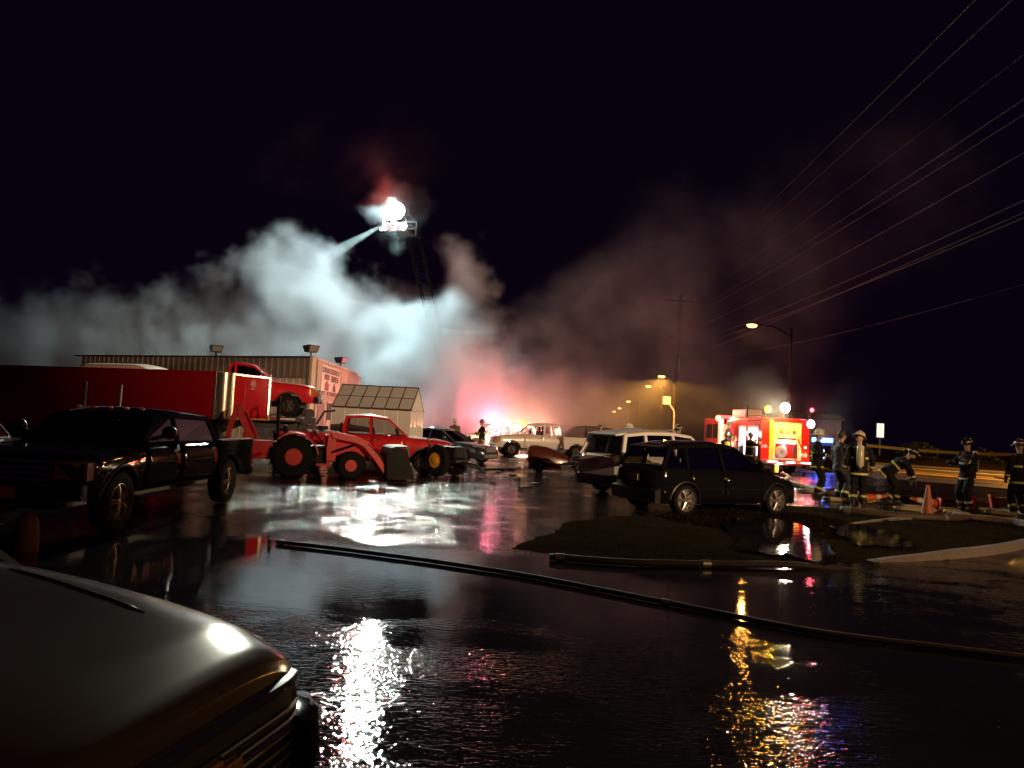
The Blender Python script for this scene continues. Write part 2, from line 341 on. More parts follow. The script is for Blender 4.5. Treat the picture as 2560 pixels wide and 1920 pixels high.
m2 = t_.nodes.new('ShaderNodeMixShader'); m2.inputs[0].default_value = .06; t_.links.new(m1.outputs[0], m2.inputs[1]); t_.links.new(gs.outputs[0], m2.inputs[2]); t_.links.new(m2.outputs[0], t_.nodes['Material Output'].inputs['Surface'])
gh = thing('greenhouse', 'small pitched greenhouse with pale translucent panes behind the red pickup', 'greenhouse', (-6.57, 28.3, 0), radians(-4))
GL, GW, GE, GR = 2.95, 2.45, 2.06, 2.92; nb = 6; bwid = GL/nb
fr = MB()
def bar(m, a, b_, r=.022): m.tube([a, b_], r, 4)
for y in (0, GW):
    for i in range(nb+1): bar(fr, (i*bwid, y, 0), (i*bwid, y, GE))
    bar(fr, (0, y, .05), (GL, y, .05), .03)
for x in (0, GL):
    for y in (.62, GW/2, 1.84): bar(fr, (x, y, 0), (x, y, GE+ .86*(1-abs(y-GW/2)/(GW/2))))
    bar(fr, (x, 0, GE), (x, GW, GE)); bar(fr, (x, 0, .05), (x, GW, .05), .03)
fr.build('wall_frame', GHW, gh)
rf = MB(); bar(rf, (-.03, GW/2, GR), (GL+.03, GW/2, GR), .035)
for y in (0, GW): bar(rf, (-.03, y, GE), (GL+.03, y, GE), .032)
for i in range(nb+1):
    for y in (0, GW): bar(rf, (i*bwid, y, GE+.02), (i*bwid, GW/2, GR+.01))
for s in (0, 1):
    y = GW/4 if s == 0 else GW*.75; bar(rf, (0, y, (GE+GR)/2+.01), (GL, y, (GE+GR)/2+.01), .014)
rf.build('roof_frame', GHF, gh)
sl = sqrt((GW/2)**2+(GR-GE)**2); ang = atan2(GR-GE, GW/2)
pane = MB().bx(-bwid/2+.02, bwid/2-.02, -sl/4+.01, sl/4-.01, -.004, .004).mesh('pane', pc)
for i in range(nb):
    for (yy, zz, s) in ((.25, .25, 1), (.75, .75, 1)):
        inst('roof_pane', pane, gh, (bwid*(i+.5), GW/2*yy, GE+(GR-GE)*zz), rot=(ang, 0, 0)); inst('roof_pane', pane, gh, (bwid*(i+.5), GW-GW/2*yy, GE+(GR-GE)*zz), rot=(-ang, 0, 0))
wp = MB().bx(-bwid/2+.02, bwid/2-.02, -.004, .004, .07, GE-.04).mesh('pane', pc)
for i in range(nb):
    for y in (0, GW): inst('wall_pane', wp, gh, (bwid*(i+.5), y, 0))
ws = GW/4; gp = MB().bx(-.004, .004, -ws/2+.02, ws/2-.02, .07, GE-.03).mesh('pane', pc)
for x in (0, GL):
    for j_ in range(4): inst('gable_pane', gp, gh, (x, ws*(j_+.5), 0))
    MB().prism([(.05, GE+.03), (GW-.05, GE+.03), (GW/2, GR-.04)], x-.004, x+.004, 'YZ').build('gable_top_pane', pc, gh)

# ------------------------------------------------------------------ poles, street lamps and wires
WOOD = mat('creosote_pole', (.016, .012, .010), rough=.9, spec=0, bump=.5, bscale=25); GALV = mat('galvanised', (.35, .35, .36), rough=.45, metal=.7)
SOD = (1.0, .42, .07)
SODM = lamp_mat('sodium_lens', (1.0, .50, .10), 9)
up_ = thing('utility_pole', 'tall leaning wooden utility pole carrying the power lines', 'utility pole', (12.64, 60, 0), 0)
pole_lean = Vector((.02, 0, 1))
MB().tube([pole_lean*z for z in (0, 4, 8, 12.6)], [.20, .18, .15, .12], 10).build('pole', WOOD, up_, smooth=1)
MB().box((.25, 0, 12.1), (2.6, .1, .13)).build('crossarm', WOOD, up_); MB().box((.18, 0, 9.2), (1.6, .1, .12)).build('crossarm', WOOD, up_)
for x in (-.9, -.2, .6, 1.4): MB().lathe([(.03, 0), (.06, .05), (.03, .1), (.06, .15), (.02, .2)], (x, 0, 12.18), n=8).build('insulator', mat('porcelain', (.3, .25, .22), rough=.2), up_)
MB().bx(-.85, -.25, -.28, -.2, 3.9, 4.5).build('meter_box', mat('pale_box', (.62, .56, .50), rough=.5), up_, bevel=.03)
MB().tube([(-.3, -.24, 3.9), (.0, -.24, 3.5), (.08, -.22, 3.2), (.08, -.22, 0)], .06, 8).build('conduit', mat('pale_conduit', (.6, .55, .5), rough=.4), up_)
MB().bx(.24, .32, -.2, -.12, 6.5, 7.6).build('guard_strip', GALV, up_); 
def street_lamp(loc, arm, label, watts, r=.2, post=True, aim=(0, 0, -1), spread=172, col=SOD, blend=.15):
    x, y, z = loc
    t = thing('street_lamp', label, 'street lamp', (x+arm[0], y+arm[1], 0), 0, 'sodium lamps along the road')
    if post: MB().tube([(0, 0, 0), (0, 0, z*.6), (0, 0, z+.1)], [.11, .09, .07], 8).build('post', WOOD, t, smooth=1)
    a = Vector((-arm[0], -arm[1], z+.12))
    MB().tube([(0, 0, z-.35), (-arm[0]*.4, -arm[1]*.4, z+.02), a], .035, 6).build('arm', WOOD, t)
    hd = MB(); hd.ball((a.x, a.y, z+.06), .26, 12, 6, (1.25, .75, .42)); hd.build('lamp_head', DARK_METAL, t, smooth=3.2)
    MB().ball((a.x, a.y, z-.03), r, 12, 8, (1.2, .8, .55)).build('lens', SODM, t, smooth=3.2)
    point_light('street_lamp_light', (a.x, a.y, z-.22), col, watts, .12, t, spot=radians(spread), aim=aim, blend=blend)
street_lamp((13.0, 42, 7.88), (2.6, 1.2), 'nearest glowing amber street lamp hanging among the wires above the engine', STREET_W[0], .24)
street_lamp((11.26, 58, 5.97), (1.4, 2.0), 'glowing amber street lamp on an arm by the utility pole', STREET_W[1], .22, post=False)
street_lamp((13.14, 74, 6.1), (1.4, 0), 'amber street lamp just beyond the utility pole', STREET_W[1], .22)
street_lamp((17.68, 116, 6.1), (1.4, 0), 'fourth amber street lamp down the road from the engine', STREET_W[2], .24)
street_lamp((21.9, 155, 6.1), (1.4, 0), 'fifth small amber street lamp far down the road', STREET_W[2], .26)
street_lamp((25.0, 186, 6.1), (1.4, 0), 'farthest tiny amber street lamp near the horizon', STREET_W[2], .28)
street_lamp((24, -22.0, 10.0), (2.4, 0), 'added amber fill lamp on a post behind the camera', FILL_W, .24, aim=(-.42, .907, -.02), spread=33, blend=1.0, col=(1, .62, .33))  # unseen lamp, added to light the lot from behind the camera
street_lamp((12.5, 1.0, 7.5), (2.4, 0), 'added amber fill lamp on a post close beside the camera', 1500, .24)  # unseen lamp, added to warm the front of the silver hood
street_lamp((-26, 55, 4.4), (0, 2.0), 'assumed amber lamp unseen in the smoke behind the building', STREET_W[1]*2.2, .24)  # unseen lamp, assumed from the orange glow, added to tint the left smoke
street_lamp((36.5, 50, 8.0), (2.4, 1.5), 'added amber fill lamp over the far right end of the road', 13000, .24)  # unseen lamp, added to light the road and rim the firefighters
WIRE = mat('power_cable', (.022, .018, .018), rough=.6, spec=.2)
wl = [((12.0, 60, 12.35), (9.2, -14, 13.2), .6, .011, 'highest power line above the road'), ((12.7, 60, 12.35), (10.0, -14, 13.1), .6, .011, 'second highest power line above the road'),
      ((14.0, 60, 12.35), (11.6, -14, 12.6), .6, .011, 'third highest power line above the road'),
      ((12.1, 60, 10.3), (11.2, -14, 11.2), .9, .012, 'upper cable of the middle pair of power lines'), ((12.2, 60, 10.1), (11.4, -14, 10.9), .9, .012, 'lower cable of the middle pair of power lines'),
      ((12.6, 60, 9.3), (11.5, -14, 10.3), 1.0, .013, 'single power line just above the telephone cables'),
      ((12.7, 59.9, 8.4), (11.9, -14, 9.0), .9, .018, 'thick telephone cable passing the nearest street lamp'), ((12.75, 59.8, 8.2), (12.3, -14, 8.6), .9, .020, 'thick twisted cable under the street lamp cable'),
      ((12.75, 59.8, 7.2), (12.4, -14, 8.45), .2, .020, 'thick tight cable running lowest to the pole'), ((14.4, 59.8, 7.6), (15.8, -14, 8.6), 1.4, .012, 'slack cable hanging lowest over the engine')]
for a, b_, sag, r, lb in wl:
    a, b_ = Vector(a), Vector(b_); n_ = 26
    tag(MB().tube([a.lerp(b_, k/n_)-Vector((0, 0, sag*4*(k/n_)*(1-k/n_))) for k in range(n_+1)], r*.75, 5).build('power_line', WIRE), lb, 'cable', 'overhead cables')
# far side of the road: lit sign, metal shed, shrubs
ls = thing('lit_sign', 'small white lit sign standing beyond the road', 'sign', (33.65, 70, 0), radians(-10))
MB().bx(-.06, .06, -.06, .06, 0, 2.25).build('post', DARK_METAL, ls); MB().bx(-.34, .34, -.09, .09, 2.25, 3.6).build('sign_box', DARK_METAL, ls)
MB().bx(-.30, .30, -.105, -.092, 2.3, 3.55).build('sign_face', lamp_mat('sign_glow', (.72, .80, .80), 1.1), ls)
for (z0, z1, w) in ((3.2, 3.25, .3), (3.0, 3.04, .36), (2.55, 2.59, .4)): MB().bx(-w/2, w/2, -.112, -.106, z0, z1).build('sign_print', mat('print_grey', (.15, .17, .18), rough=.6), ls)
sh = thing('metal_shed', 'ribbed grey metal shed lit by the engine floodlight', 'shed', (21.5, 58, 0), radians(-14))
SHM = mat('galvanised_ribbed', (.16, .18, .19), rough=.5)
MB().bx(0, 3.2, 0, 4, 0, 3.3).build('wall', SHM, sh); rb = MB().bx(-.03, .03, -.035, -.001, 0, 3.3).mesh('rib', SHM)
for k in range(11): inst('rib', rb, sh, (.15+.3*k, 0, 0))
MB().prism([(-.3, 3.3), (4.3, 3.3), (4.3, 3.4), (2, 3.8), (-.3, 3.4)], -.2, 3.4, 'YZ').build('roof', DARK_METAL, sh)
LEAF = mat('dark_shrub_leaf', (.012, .015, .008), rough=.6, vary=.4)
def shrub(loc, w, h, label, seed, n=420):
    r = random.Random(seed); t = thing('roadside_shrub', label, 'shrub', loc, 0, 'shrubs beyond the road'); m = MB()
    for k in range(n):
        a, e = r.uniform(0, tau), r.uniform(-.1, 1.5); q = r.uniform(.55, 1)*(.8+.35*mnoise.noise(Vector((cos(a)*1.7, sin(a)*1.7, e*2+seed))))
        c = Vector((cos(a)*cos(e)*w*q, sin(a)*cos(e)*w*.6*q, .15+h*max(0, sin(e))*q)); u = Vector((r.uniform(-1, 1), r.uniform(-1, 1), r.uniform(-1, 1))).normalized(); v = u.orthogonal().normalized(); s = .12*w**.5
        m.add([c-u*s, c+v*s*.6, c+u*s, c-v*s*.6], [(0, 1, 2, 3)])
    m.build('foliage', LEAF, t, fix=False); MB().tube([(0, 0, 0), (.1, 0, h*.4), (.3, 0, h*.7)], [.09, .07, .03], 6).build('stem', WOOD, t)
for i, (x, y, w, h, lb) in enumerate([(35, 66, 2.6, 2.0, 'rounded dark shrub below the lit sign'), (40, 65, 2.2, 1.5, 'low dark shrub beside the lit sign'), (45.5, 64, 2.8, 2.1, 'broad dark shrub behind the bending firefighter'), (51, 62, 2.4, 1.7, 'dark shrub beyond the road near the caution tape'), (57, 60, 3.0, 2.4, 'tall dark shrub at the far end of the road'), (30.5, 68, 2.0, 1.4, 'small dark shrub between the shed and the sign')]):
    shrub((x, y, .3), w, h, lb, i+1)
# ------------------------------------------------------------------ vehicles
def glass(name, tint=(.05, .055, .06), through=.55):
    if name in MATS: return MATS[name]
    m = bpy.data.materials.new(name); m.use_nodes = True; t = m.node_tree; t.nodes.remove(t.nodes['Principled BSDF'])
    tr = t.nodes.new('ShaderNodeBsdfTransparent'); tr.inputs['Color'].default_value = (through, through, through, 1)
    gl = t.nodes.new('ShaderNodeBsdfGlossy'); gl.inputs['Roughness'].default_value = .03; gl.inputs['Color'].default_value = (.9, .9, .9, 1)
    fr = t.nodes.new('ShaderNodeFresnel'); fr.inputs['IOR'].default_value = 1.5
    nz = t.nodes.new('ShaderNodeTexNoise'); nz.inputs['Scale'].default_value = 9; ad = t.nodes.new('ShaderNodeMath'); ad.operation = 'MULTIPLY_ADD'
    t.links.new(nz.outputs['Fac'], ad.inputs[0]); ad.inputs[1].default_value = .05; t.links.new(fr.outputs[0], ad.inputs[2])
    mx = t.nodes.new('ShaderNodeMixShader'); t.links.new(ad.outputs[0], mx.inputs[0]); t.links.new(tr.outputs[0], mx.inputs[1]); t.links.new(gl.outputs[0], mx.inputs[2])
    t.links.new(mx.outputs[0], t.nodes['Material Output'].inputs['Surface']); MATS[name] = m; return m
G_CLEAR = glass('clear_car_glass', through=.72); G_TINT = glass('tinted_car_glass', through=.16)
CHROME = mat('chrome', (.72, .72, .72), rough=.12, metal=1.0, vary=.05); RUBBER = mat('tyre_rubber', (.009, .009, .009), rough=.8, spec=.12, bump=.3, bscale=60)
ALLOY = mat('alloy_wheel', (.50, .47, .46), rough=.3, metal=.85, vary=.1); HEADL = mat('headlamp_lens', (.45, .43, .40), rough=.12, metal=.6, vary=.2, vscale=20)
TAILL = mat('tail_lamp_lens', (.22, .008, .008), rough=.15, vary=.2); AMBERL = mat('amber_lens', (.5, .18, .02), rough=.15); SEAT = mat('seat_fabric', (.03, .03, .032), rough=.85)
PLATE = mat('number_plate', (.42, .36, .36), rough=.5)
def paint(name, col, rough=.22, metal=0.0, coat=.6): return mat(name, col, rough=rough, metal=metal, coat=coat, vary=.10, vscale=1.6, bump=.015, bscale=14)
def lerpk(keys, x):  # smooth-ish piecewise interpolation on sorted keys [(x, a, b, ..)]
    if x <= keys[0][0]: return keys[0][1:]
    for a, b in zip(keys, keys[1:]):
        if x <= b[0]:
            t = (x-a[0])/(b[0]-a[0]) if b[0] > a[0] else 1
            return tuple(p+(q-p)*t for p, q in zip(a[1:], b[1:]))
    return keys[-1][1:]
SIDE = [(0, .93), (.1, .965), (.35, 1.0), (.62, 1.0), (.85, .975), (.95, .94), (1.0, .86)]
SZ = (0, .12, .3, .5, .7, .85, .95, 1.0)
class Loft:
    """car body: keys (x, z_top, half_width) front to back, flat nominal floor z0, wheel arches cut into the floor line"""
    def __init__(s, keys, z0, axles, R, crown=.03):
        s.k = sorted(keys); s.z0 = z0; s.ax = axles; s.R = R; s.crown = crown
        # soften the profile
        xs = [k[0] for k in s.k]; n = 40; dense = []
        for i in range(n+1):
            x = xs[0]+(xs[-1]-xs[0])*i/n; w = .10
            v = [lerpk(s.k, min(max(x+d, xs[0]), xs[-1])) for d in (-w, -w/2, 0, w/2, w)]
            if i in (0, n): v = [lerpk(s.k, x)]
            dense.append((x,)+tuple(sum(q[j] for q in v)/len(v) for j in range(2)))
        s.d = dense
    def zb(s, x):
        z = s.z0
        for xa, za in s.ax:
            if abs(x-xa) < s.R: z = max(z, za+sqrt(max(0, s.R**2-(x-xa)**2)))
        return z
    def half(s, x, z):
        zt, w = lerpk(s.d, x); t = (z-s.z0)/(zt-s.z0); return w*lerpk(SIDE, min(1, max(0, t)))[0]
    def sec(s, x, zb=None):
        zt, w = lerpk(s.d, x); b = s.zb(x) if zb is None else zb
        pts = [(s.half(x, b+(zt-b)*q), b+(zt-b)*q) for q in SZ]
        pts += [(w*.6, zt+s.crown*.6), (w*.3, zt+s.crown*.9)]
        full = [(x, y, z) for y, z in pts]+[(x, 0, zt+s.crown)]+[(x, -y, z) for y, z in reversed(pts)]
        return full
    def build(s, name, m, parent):
        xs = [q[0] for q in s.d]
        for xa, za in s.ax:
            xs += [xa-s.R-.001, xa+s.R+.001]+[xa+s.R*cos(pi*i/14) for i in range(15)]
        x0, x1 = s.d[0][0], s.d[-1][0]; xs = sorted(x for x in set(round(x, 4) for x in xs) if x0 <= x <= x1)
        return MB().rings([s.sec(x) for x in xs]).build(name, m, parent, smooth=radians(42))
    def patch(s, x0, x1, f0, f1, side, off=.006, n=8, m=6):
        """a panel following the body side between height fractions f0..f1"""
        b = MB()
        def fn(u, v):
            x = x0+(x1-x0)*u; zt, w = lerpk(s.d, x); z = s.z0+(zt-s.z0)*(f0+(f1-f0)*v); z = max(z, s.zb(x)); return (x, side*(s.half(x, z)+off), z)
        return b.grid(fn, n, m)
def make_wheel_meshes(R, rr, w, rimm, style=5):
    ty = MB().lathe([(rr*.98, -w/2), (R*.93, -w/2), (R*.985, -w*.42), (R, -w*.3), (R, w*.3), (R*.985, w*.42), (R*.93, w/2), (rr*.98, w/2), (rr*.95, w*.3), (rr*.95, -w*.3)], axis='Y', n=30, cap=False)
    # close inner
    tm = ty.mesh('tyre', RUBBER, radians(50))
    rm = MB().lathe([(rr*1.0, w*.47), (rr*.93, w*.48), (rr*.9, w*.30), (rr*.86, w*.1), (rr*.86, -w*.4), (rr, -w*.45)], axis='Y', n=28, cap=False)
    rm.lathe([(.001, w*.08), (rr*.86, w*.08), (rr*.86, w*.04), (.001, w*.04)], axis='Y', n=20)
    if style == 'disc':
        rm = MB().lathe([(rr, w*.48), (rr*.92, w*.46), (rr*.78, w*.22), (rr*.45, w*.30), (rr*.40, w*.44), (rr*.12, w*.46), (.001, w*.46), (.001, w*.2), (rr, -.4*w)], axis='Y', n=28)
    else:
        for k in range(style):
            a = k*tau/style
            for d in ((-.13, .13) if style == 5 else (0,)):
                p0 = Vector((cos(a+d*.6)*rr*.2, w*.42, sin(a+d*.6)*rr*.2)); p1 = Vector((cos(a+d)*rr*.95, w*.40, sin(a+d)*rr*.95))
                rm.tube([p0, (p0+p1)/2+Vector((0, w*.05, 0)), p1], [rr*.13, rr*.10, rr*.085], 6)
        rm.lathe([(.001, w*.5), (rr*.2, w*.48), (rr*.27, w*.38), (rr*.27, w*.05), (.001, w*.05)], axis='Y', n=14)
    return tm, rm.mesh('rim', rimm, radians(40))
def put_wheels(parent, xs, track, R, meshes):
    for x in xs:
        for s in (1, -1):
            o = bpy.data.objects.new('wheel', meshes[0]); COL.objects.link(o); o.parent = parent; o.location = (x, s*track, R); o.rotation_euler = (0, 0, 0 if s > 0 else pi)
            r = bpy.data.objects.new('rim', meshes[1]); COL.objects.link(r); r.parent = o
def cabin(root, pil, zb, wb, wr, paintm, gside, gws, crown=.05, rail=.07, roofm=None, gdoor=None, pillarw=.09, trimm=None):
    """pil: list of (x_belt, x_roof, z_roof) front to back. Builds pillars, roof, screens and side glass."""
    fr = MB()
    def pt(xb, xr, zr, t, side, ins=0.0):
        return Vector((xb+(xr-xb)*t, side*(wb+(wr-wb)*t-ins), zb+(zr-zb)*t))
    n = len(pil)
    for s in (1, -1):
        for i, (xb, xr, zr) in enumerate(pil):
            h = pillarw/2*(1.15 if i in (0, n-1) else .9)
            q = []
            for t in (-.03, 1.0):
                for dx, ins in ((-h, 0), (h, 0), (h, .055), (-h, .055)):
                    p = pt(xb, xr, zr, t, s, ins); p.x += dx; q.append(p)
            fr.hexa(q)
        for a, b in zip(pil, pil[1:]):      # roof rail
            A0, B0 = pt(*a, 1.0, s), pt(*b, 1.0, s); A1, B1 = A0-Vector((0, 0, rail)), B0-Vector((0, 0, rail)); d = Vector((0, -s*.06, 0))
            dy = Vector((0, s*(wb-wr)/(a[2]-zb)*rail, 0))
            fr.hexa([A1+dy, B1+dy, B1+d+dy, A1+d+dy, A0, B0, B0+d, A0+d])
    for i in (0, n-1):                     # headers tie the two sides together
        xb, xr, zr = pil[i]; fr.bx(xr-.05, xr+.05, -wr+.02, wr-.02, zr-.06, zr-.004)
    fr.build('cabin_frame', paintm, root, smooth=radians(30))
    # roof
    xs = []
    for a, b in zip(pil, pil[1:]):
        xs += [(a[1]+(b[1]-a[1])*t, a[2]+(b[2]-a[2])*t) for t in (0, .25, .5, .75)]
    xs.append((pil[-1][1], pil[-1][2])); m = MB(); R = []
    xr0, xr1 = xs[0][0], xs[-1][0]
    for x, z in xs:
        u = (x-xr0)/(xr1-xr0); bulge = .018*sin(pi*u)
        top = [(x, wr*sin(a), z-.02+.02*cos(a)+crown*(cos(a*.98)**.8 if abs(a) < 1.57 else 0)+bulge) for a in [(-1+2*k/10)*1.5 for k in range(11)]]
        bot = [(x, y*.97, z-.05) for (_, y, _z) in reversed(top)]
        R.append(top+bot)
    m.rings(R).build('roof', roofm or paintm, root, smooth=radians(50))
    def screen(name, p, sgn, g):
        xb, xr, zr = p
        def fn(u, v):
            y = -1+2*v; w = wb+(wr-wb)*u-.07; bul = .07*(1-y*y)*sgn
            return (xb+(xr-xb)*u+bul, y*w, zb-.02+(zr-zb-.02)*u)
        return MB().grid(fn, 6, 10).build(name, g, root, smooth=3.2)
    screen('windshield', pil[0], 1, gws); screen('rear_window', pil[-1], -1, gside)
    for s in (1, -1):
        for i, (a, b) in enumerate(zip(pil, pil[1:])):
            h = pillarw*.45; q = []
            for (p, t, dx) in ((a, .03, -h), (b, .03, h), (b, 1-rail/(b[2]-zb), h), (a, 1-rail/(a[2]-zb), -h)):
                v = pt(*p, t, s, .028); v.x += dx; q.append(v)
            MB().poly(q).build('side_window', gside if not gdoor or i else gdoor, root)
def seats(root, xs, zb, wr, h=.42):
    for x in xs:
        for s in (1, -1):
            m = MB(); m.hexa([(x-.1, s*.38-.24, zb-.3), (x+.1, s*.38-.24, zb-.3), (x+.1, s*.38+.24, zb-.3), (x-.1, s*.38+.24, zb-.3), (x-.2, s*.38-.2, zb+h*.6), (x-.06, s*.38-.2, zb+h*.6), (x-.06, s*.38+.2, zb+h*.6), (x-.2, s*.38+.2, zb+h*.6)])
            m.box((x-.16, s*.38, zb+h*.6+.11), (.1, .26, .18)); m.build('seat', SEAT, root, bevel=.04)
def mirror(root, x, y, z, m, s):
    q = MB(); q.tube([(x, s*(y-.05), z-.03), (x-.02, s*(y+.12), z+.03)], .03, 6); q.ball((x-.03, s*(y+.2), z+.08), .12, 10, 6, (.55, 1.0, .85)); q.build('mirror', m, root, smooth=1)
def body_bits(root, lf, doors, paintm, handle=CHROME):
    for (x0, x1) in doors:
        for s in (1, -1):
            d = lf.patch(x0, x1, .06, .93, s).build('door', paintm, root, smooth=3.2, solid=.012)
            xh = x0+.12; zt, w = lerpk(lf.d, xh); zh = lf.z0+(zt-lf.z0)*.80
            MB().box((xh+.08, s*(lf.half(xh, zh)+.028), zh), (.20, .03, .035)).build('handle', handle, d, bevel=.008)
def arch_lips(root, lf, m):
    for xa, za in lf.ax:
        for s in (1, -1):
            p = [];
            for i in range(15):
                a = pi*i/14; x = xa+(lf.R+.01)*cos(a); z = za+(lf.R+.01)*sin(a); z = max(z, lf.z0+.02); p.append((x, s*(lf.half(min(max(x, lf.d[0][0]), lf.d[-1][0]), z)+.004), z))
            MB().tube(p, .022, 5).build('arch_trim', m, root, smooth=1)

def pickup(name, label, loc, rz, pm, group=None, wb=3.6, H=1.85, lift=0.0, cab=1.9, R=.39, rr=.24, wheelm=ALLOY, gside=G_TINT, gws=G_TINT, hdl=HEADL, style=6, bumperm=CHROME, hood=1.10, clear_lamps=False, bed_rail=True, plate=None, nose_in=.16, sig=None):
    t = thing(name, label, 'pickup truck', loc, rz, group); z0 = .50+lift; fx, rx = wb/2, -wb/2; nose = fx+.92; belt = hood+.10+lift; W = .96
    cow = fx-.62; crear = cow-.70-cab
    lf = Loft([(crear, belt, W), (cow-.2, belt, W), (cow, belt-.01, W), (cow+.15, hood+.06+lift, W), (fx+.1, hood+.03+lift, W), (nose-.3, hood-.01+lift, W-.01), (nose-.1, hood-.07+lift, W-.05), (nose, hood-nose_in-.05+lift, W-.12)], z0, [(fx, R)], R+.075, .035)
    lf.build('body', pm, t); body_bits(t, lf, [(cow-1.12, cow-.02)]+([(crear+.1, cow-1.16)] if cab > 1.5 else []), pm); arch_lips(t, lf, DARK_METAL)
    pil = [(cow+.02, cow-.62, H+lift-.06), (cow-1.12, cow-1.16, H+lift), (crear+.06, crear+.16, H+lift-.04)]
    cabin(t, pil, belt, W-.04, W-.20, pm, gside, gws); seats(t, [cow-1.0], belt, W)
    # cargo bed
    tail = rx-1.12; zt = belt-.02
    arch = [(rx+(R+.07)*cos(pi*i/14), R+(R+.07)*sin(pi*i/14)) for i in range(15)]
    side = [(crear-.04, z0+.03)]+[(rx+R+.07, z0+.03)]+[a for a in arch if a[1] > z0+.03]+[(rx-R-.07, z0+.03), (tail, z0+.08), (tail, zt), (crear-.04, zt)]
    bed = MB()
    for s in (1, -1): bed.prism(side, s*W, s*(W-.09))
    bed.bx(crear-.04, crear-.1, -W+.09, W-.09, z0+.2, zt); bed.bx(tail+.02, crear-.1, -W+.09, W-.09, z0+.25, z0+.3)
    bd = bed.build('cargo_bed', pm, t, bevel=.015)
    tg = MB().bx(tail-.01, tail+.06, -W+.10, W-.10, z0+.12, zt-.01).build('tailgate', pm, t, bevel=.012); MB().bx(tail-.03, tail-.012, -.14, .14, zt-.2, zt-.12).build('handle', BLACK_PL, tg)
    if bed_rail:
        for s in (1, -1): MB().bx(tail, crear-.06, s*W+.004*s, s*(W-.10), zt+.001, zt+.025).build('bed_rail', BLACK_PL, t)
    for s in (1, -1):
        MB().bx(tail-.015, tail+.10, s*(W+.006), s*(W-.11), zt-.52, zt-.14).build('tail_light', TAILL, t, bevel=.01)
        hl = MB().hexa([(nose-.22, s*(W-.015), hood-.34+lift), (nose+.0, s*(W-.14), hood-.34+lift), (nose+.02, s*(W-.42), hood-.34+lift), (nose-.2, s*(W-.42), hood-.34+lift),
                        (nose-.26, s*(W-.015), hood-.10+lift), (nose-.03, s*(W-.14), hood-.10+lift), (nose+.0, s*(W-.42), hood-.10+lift), (nose-.2, s*(W-.42), hood-.10+lift)]).build('headlight', hdl, t, bevel=.015)
        MB().bx(nose-.2, nose-.06, s*(W-.07), s*(W-.02), hood-.34+lift, hood-.12+lift).build('turn_signal', sig or AMBERL, hl)
        mirror(t, cow-.25, W-.02, belt+.08, BLACK_PL, s)
    gr = MB().bx(nose-.1, nose+.015, -W+.45, W-.45, hood-.38+lift, hood-.09+lift).build('grille', BLACK_PL, t, bevel=.02)
    for k in range(4): MB().bx(nose+.01, nose+.03, -W+.46, W-.46, hood-.36+.075*k+lift, hood-.33+.075*k+lift).build('grille_bar', CHROME, gr)
    fb = MB().rings([[(nose+dx, y, z) for dx, z in ((-.1, z0-.02), (.10-abs(y)*.06, z0), (.13-abs(y)*.08, z0+.12), (.08-abs(y)*.06, z0+.20), (-.1, z0+.2))] for y in (-W+.02, -.6, -.3, 0, .3, .6, W-.02)]).build('front_bumper', bumperm, t, smooth=.6)
    MB().rings([[(tail+dx, y, z) for dx, z in ((.08, z0-.04), (-.14, z0-.02), (-.16, z0+.10), (.08, z0+.12))] for y in (-W+.03, -.5, 0, .5, W-.03)]).build('rear_bumper', bumperm, t, smooth=.6)
    if plate is not None: MB().bx(nose+.135, nose+.145, -.16, .16, z0+.0, z0+.16).build('license_plate', plate, t)
    if clear_lamps:
        for k in range(5): MB().ball((cow-.68, -.5+.25*k, H+lift+.035), .05, 8, 5, (1.4, .8, .5)).build('roof_marker_lamp', AMBERL, t)
    put_wheels(t, (fx, rx), W-.14, R, make_wheel_meshes(R, rr, .25, wheelm, style))
    MB().bx(rx-.5, fx+.5, -.35, .35, .32, z0+.05).build('chassis', DARK_METAL, t)
    return t, lf
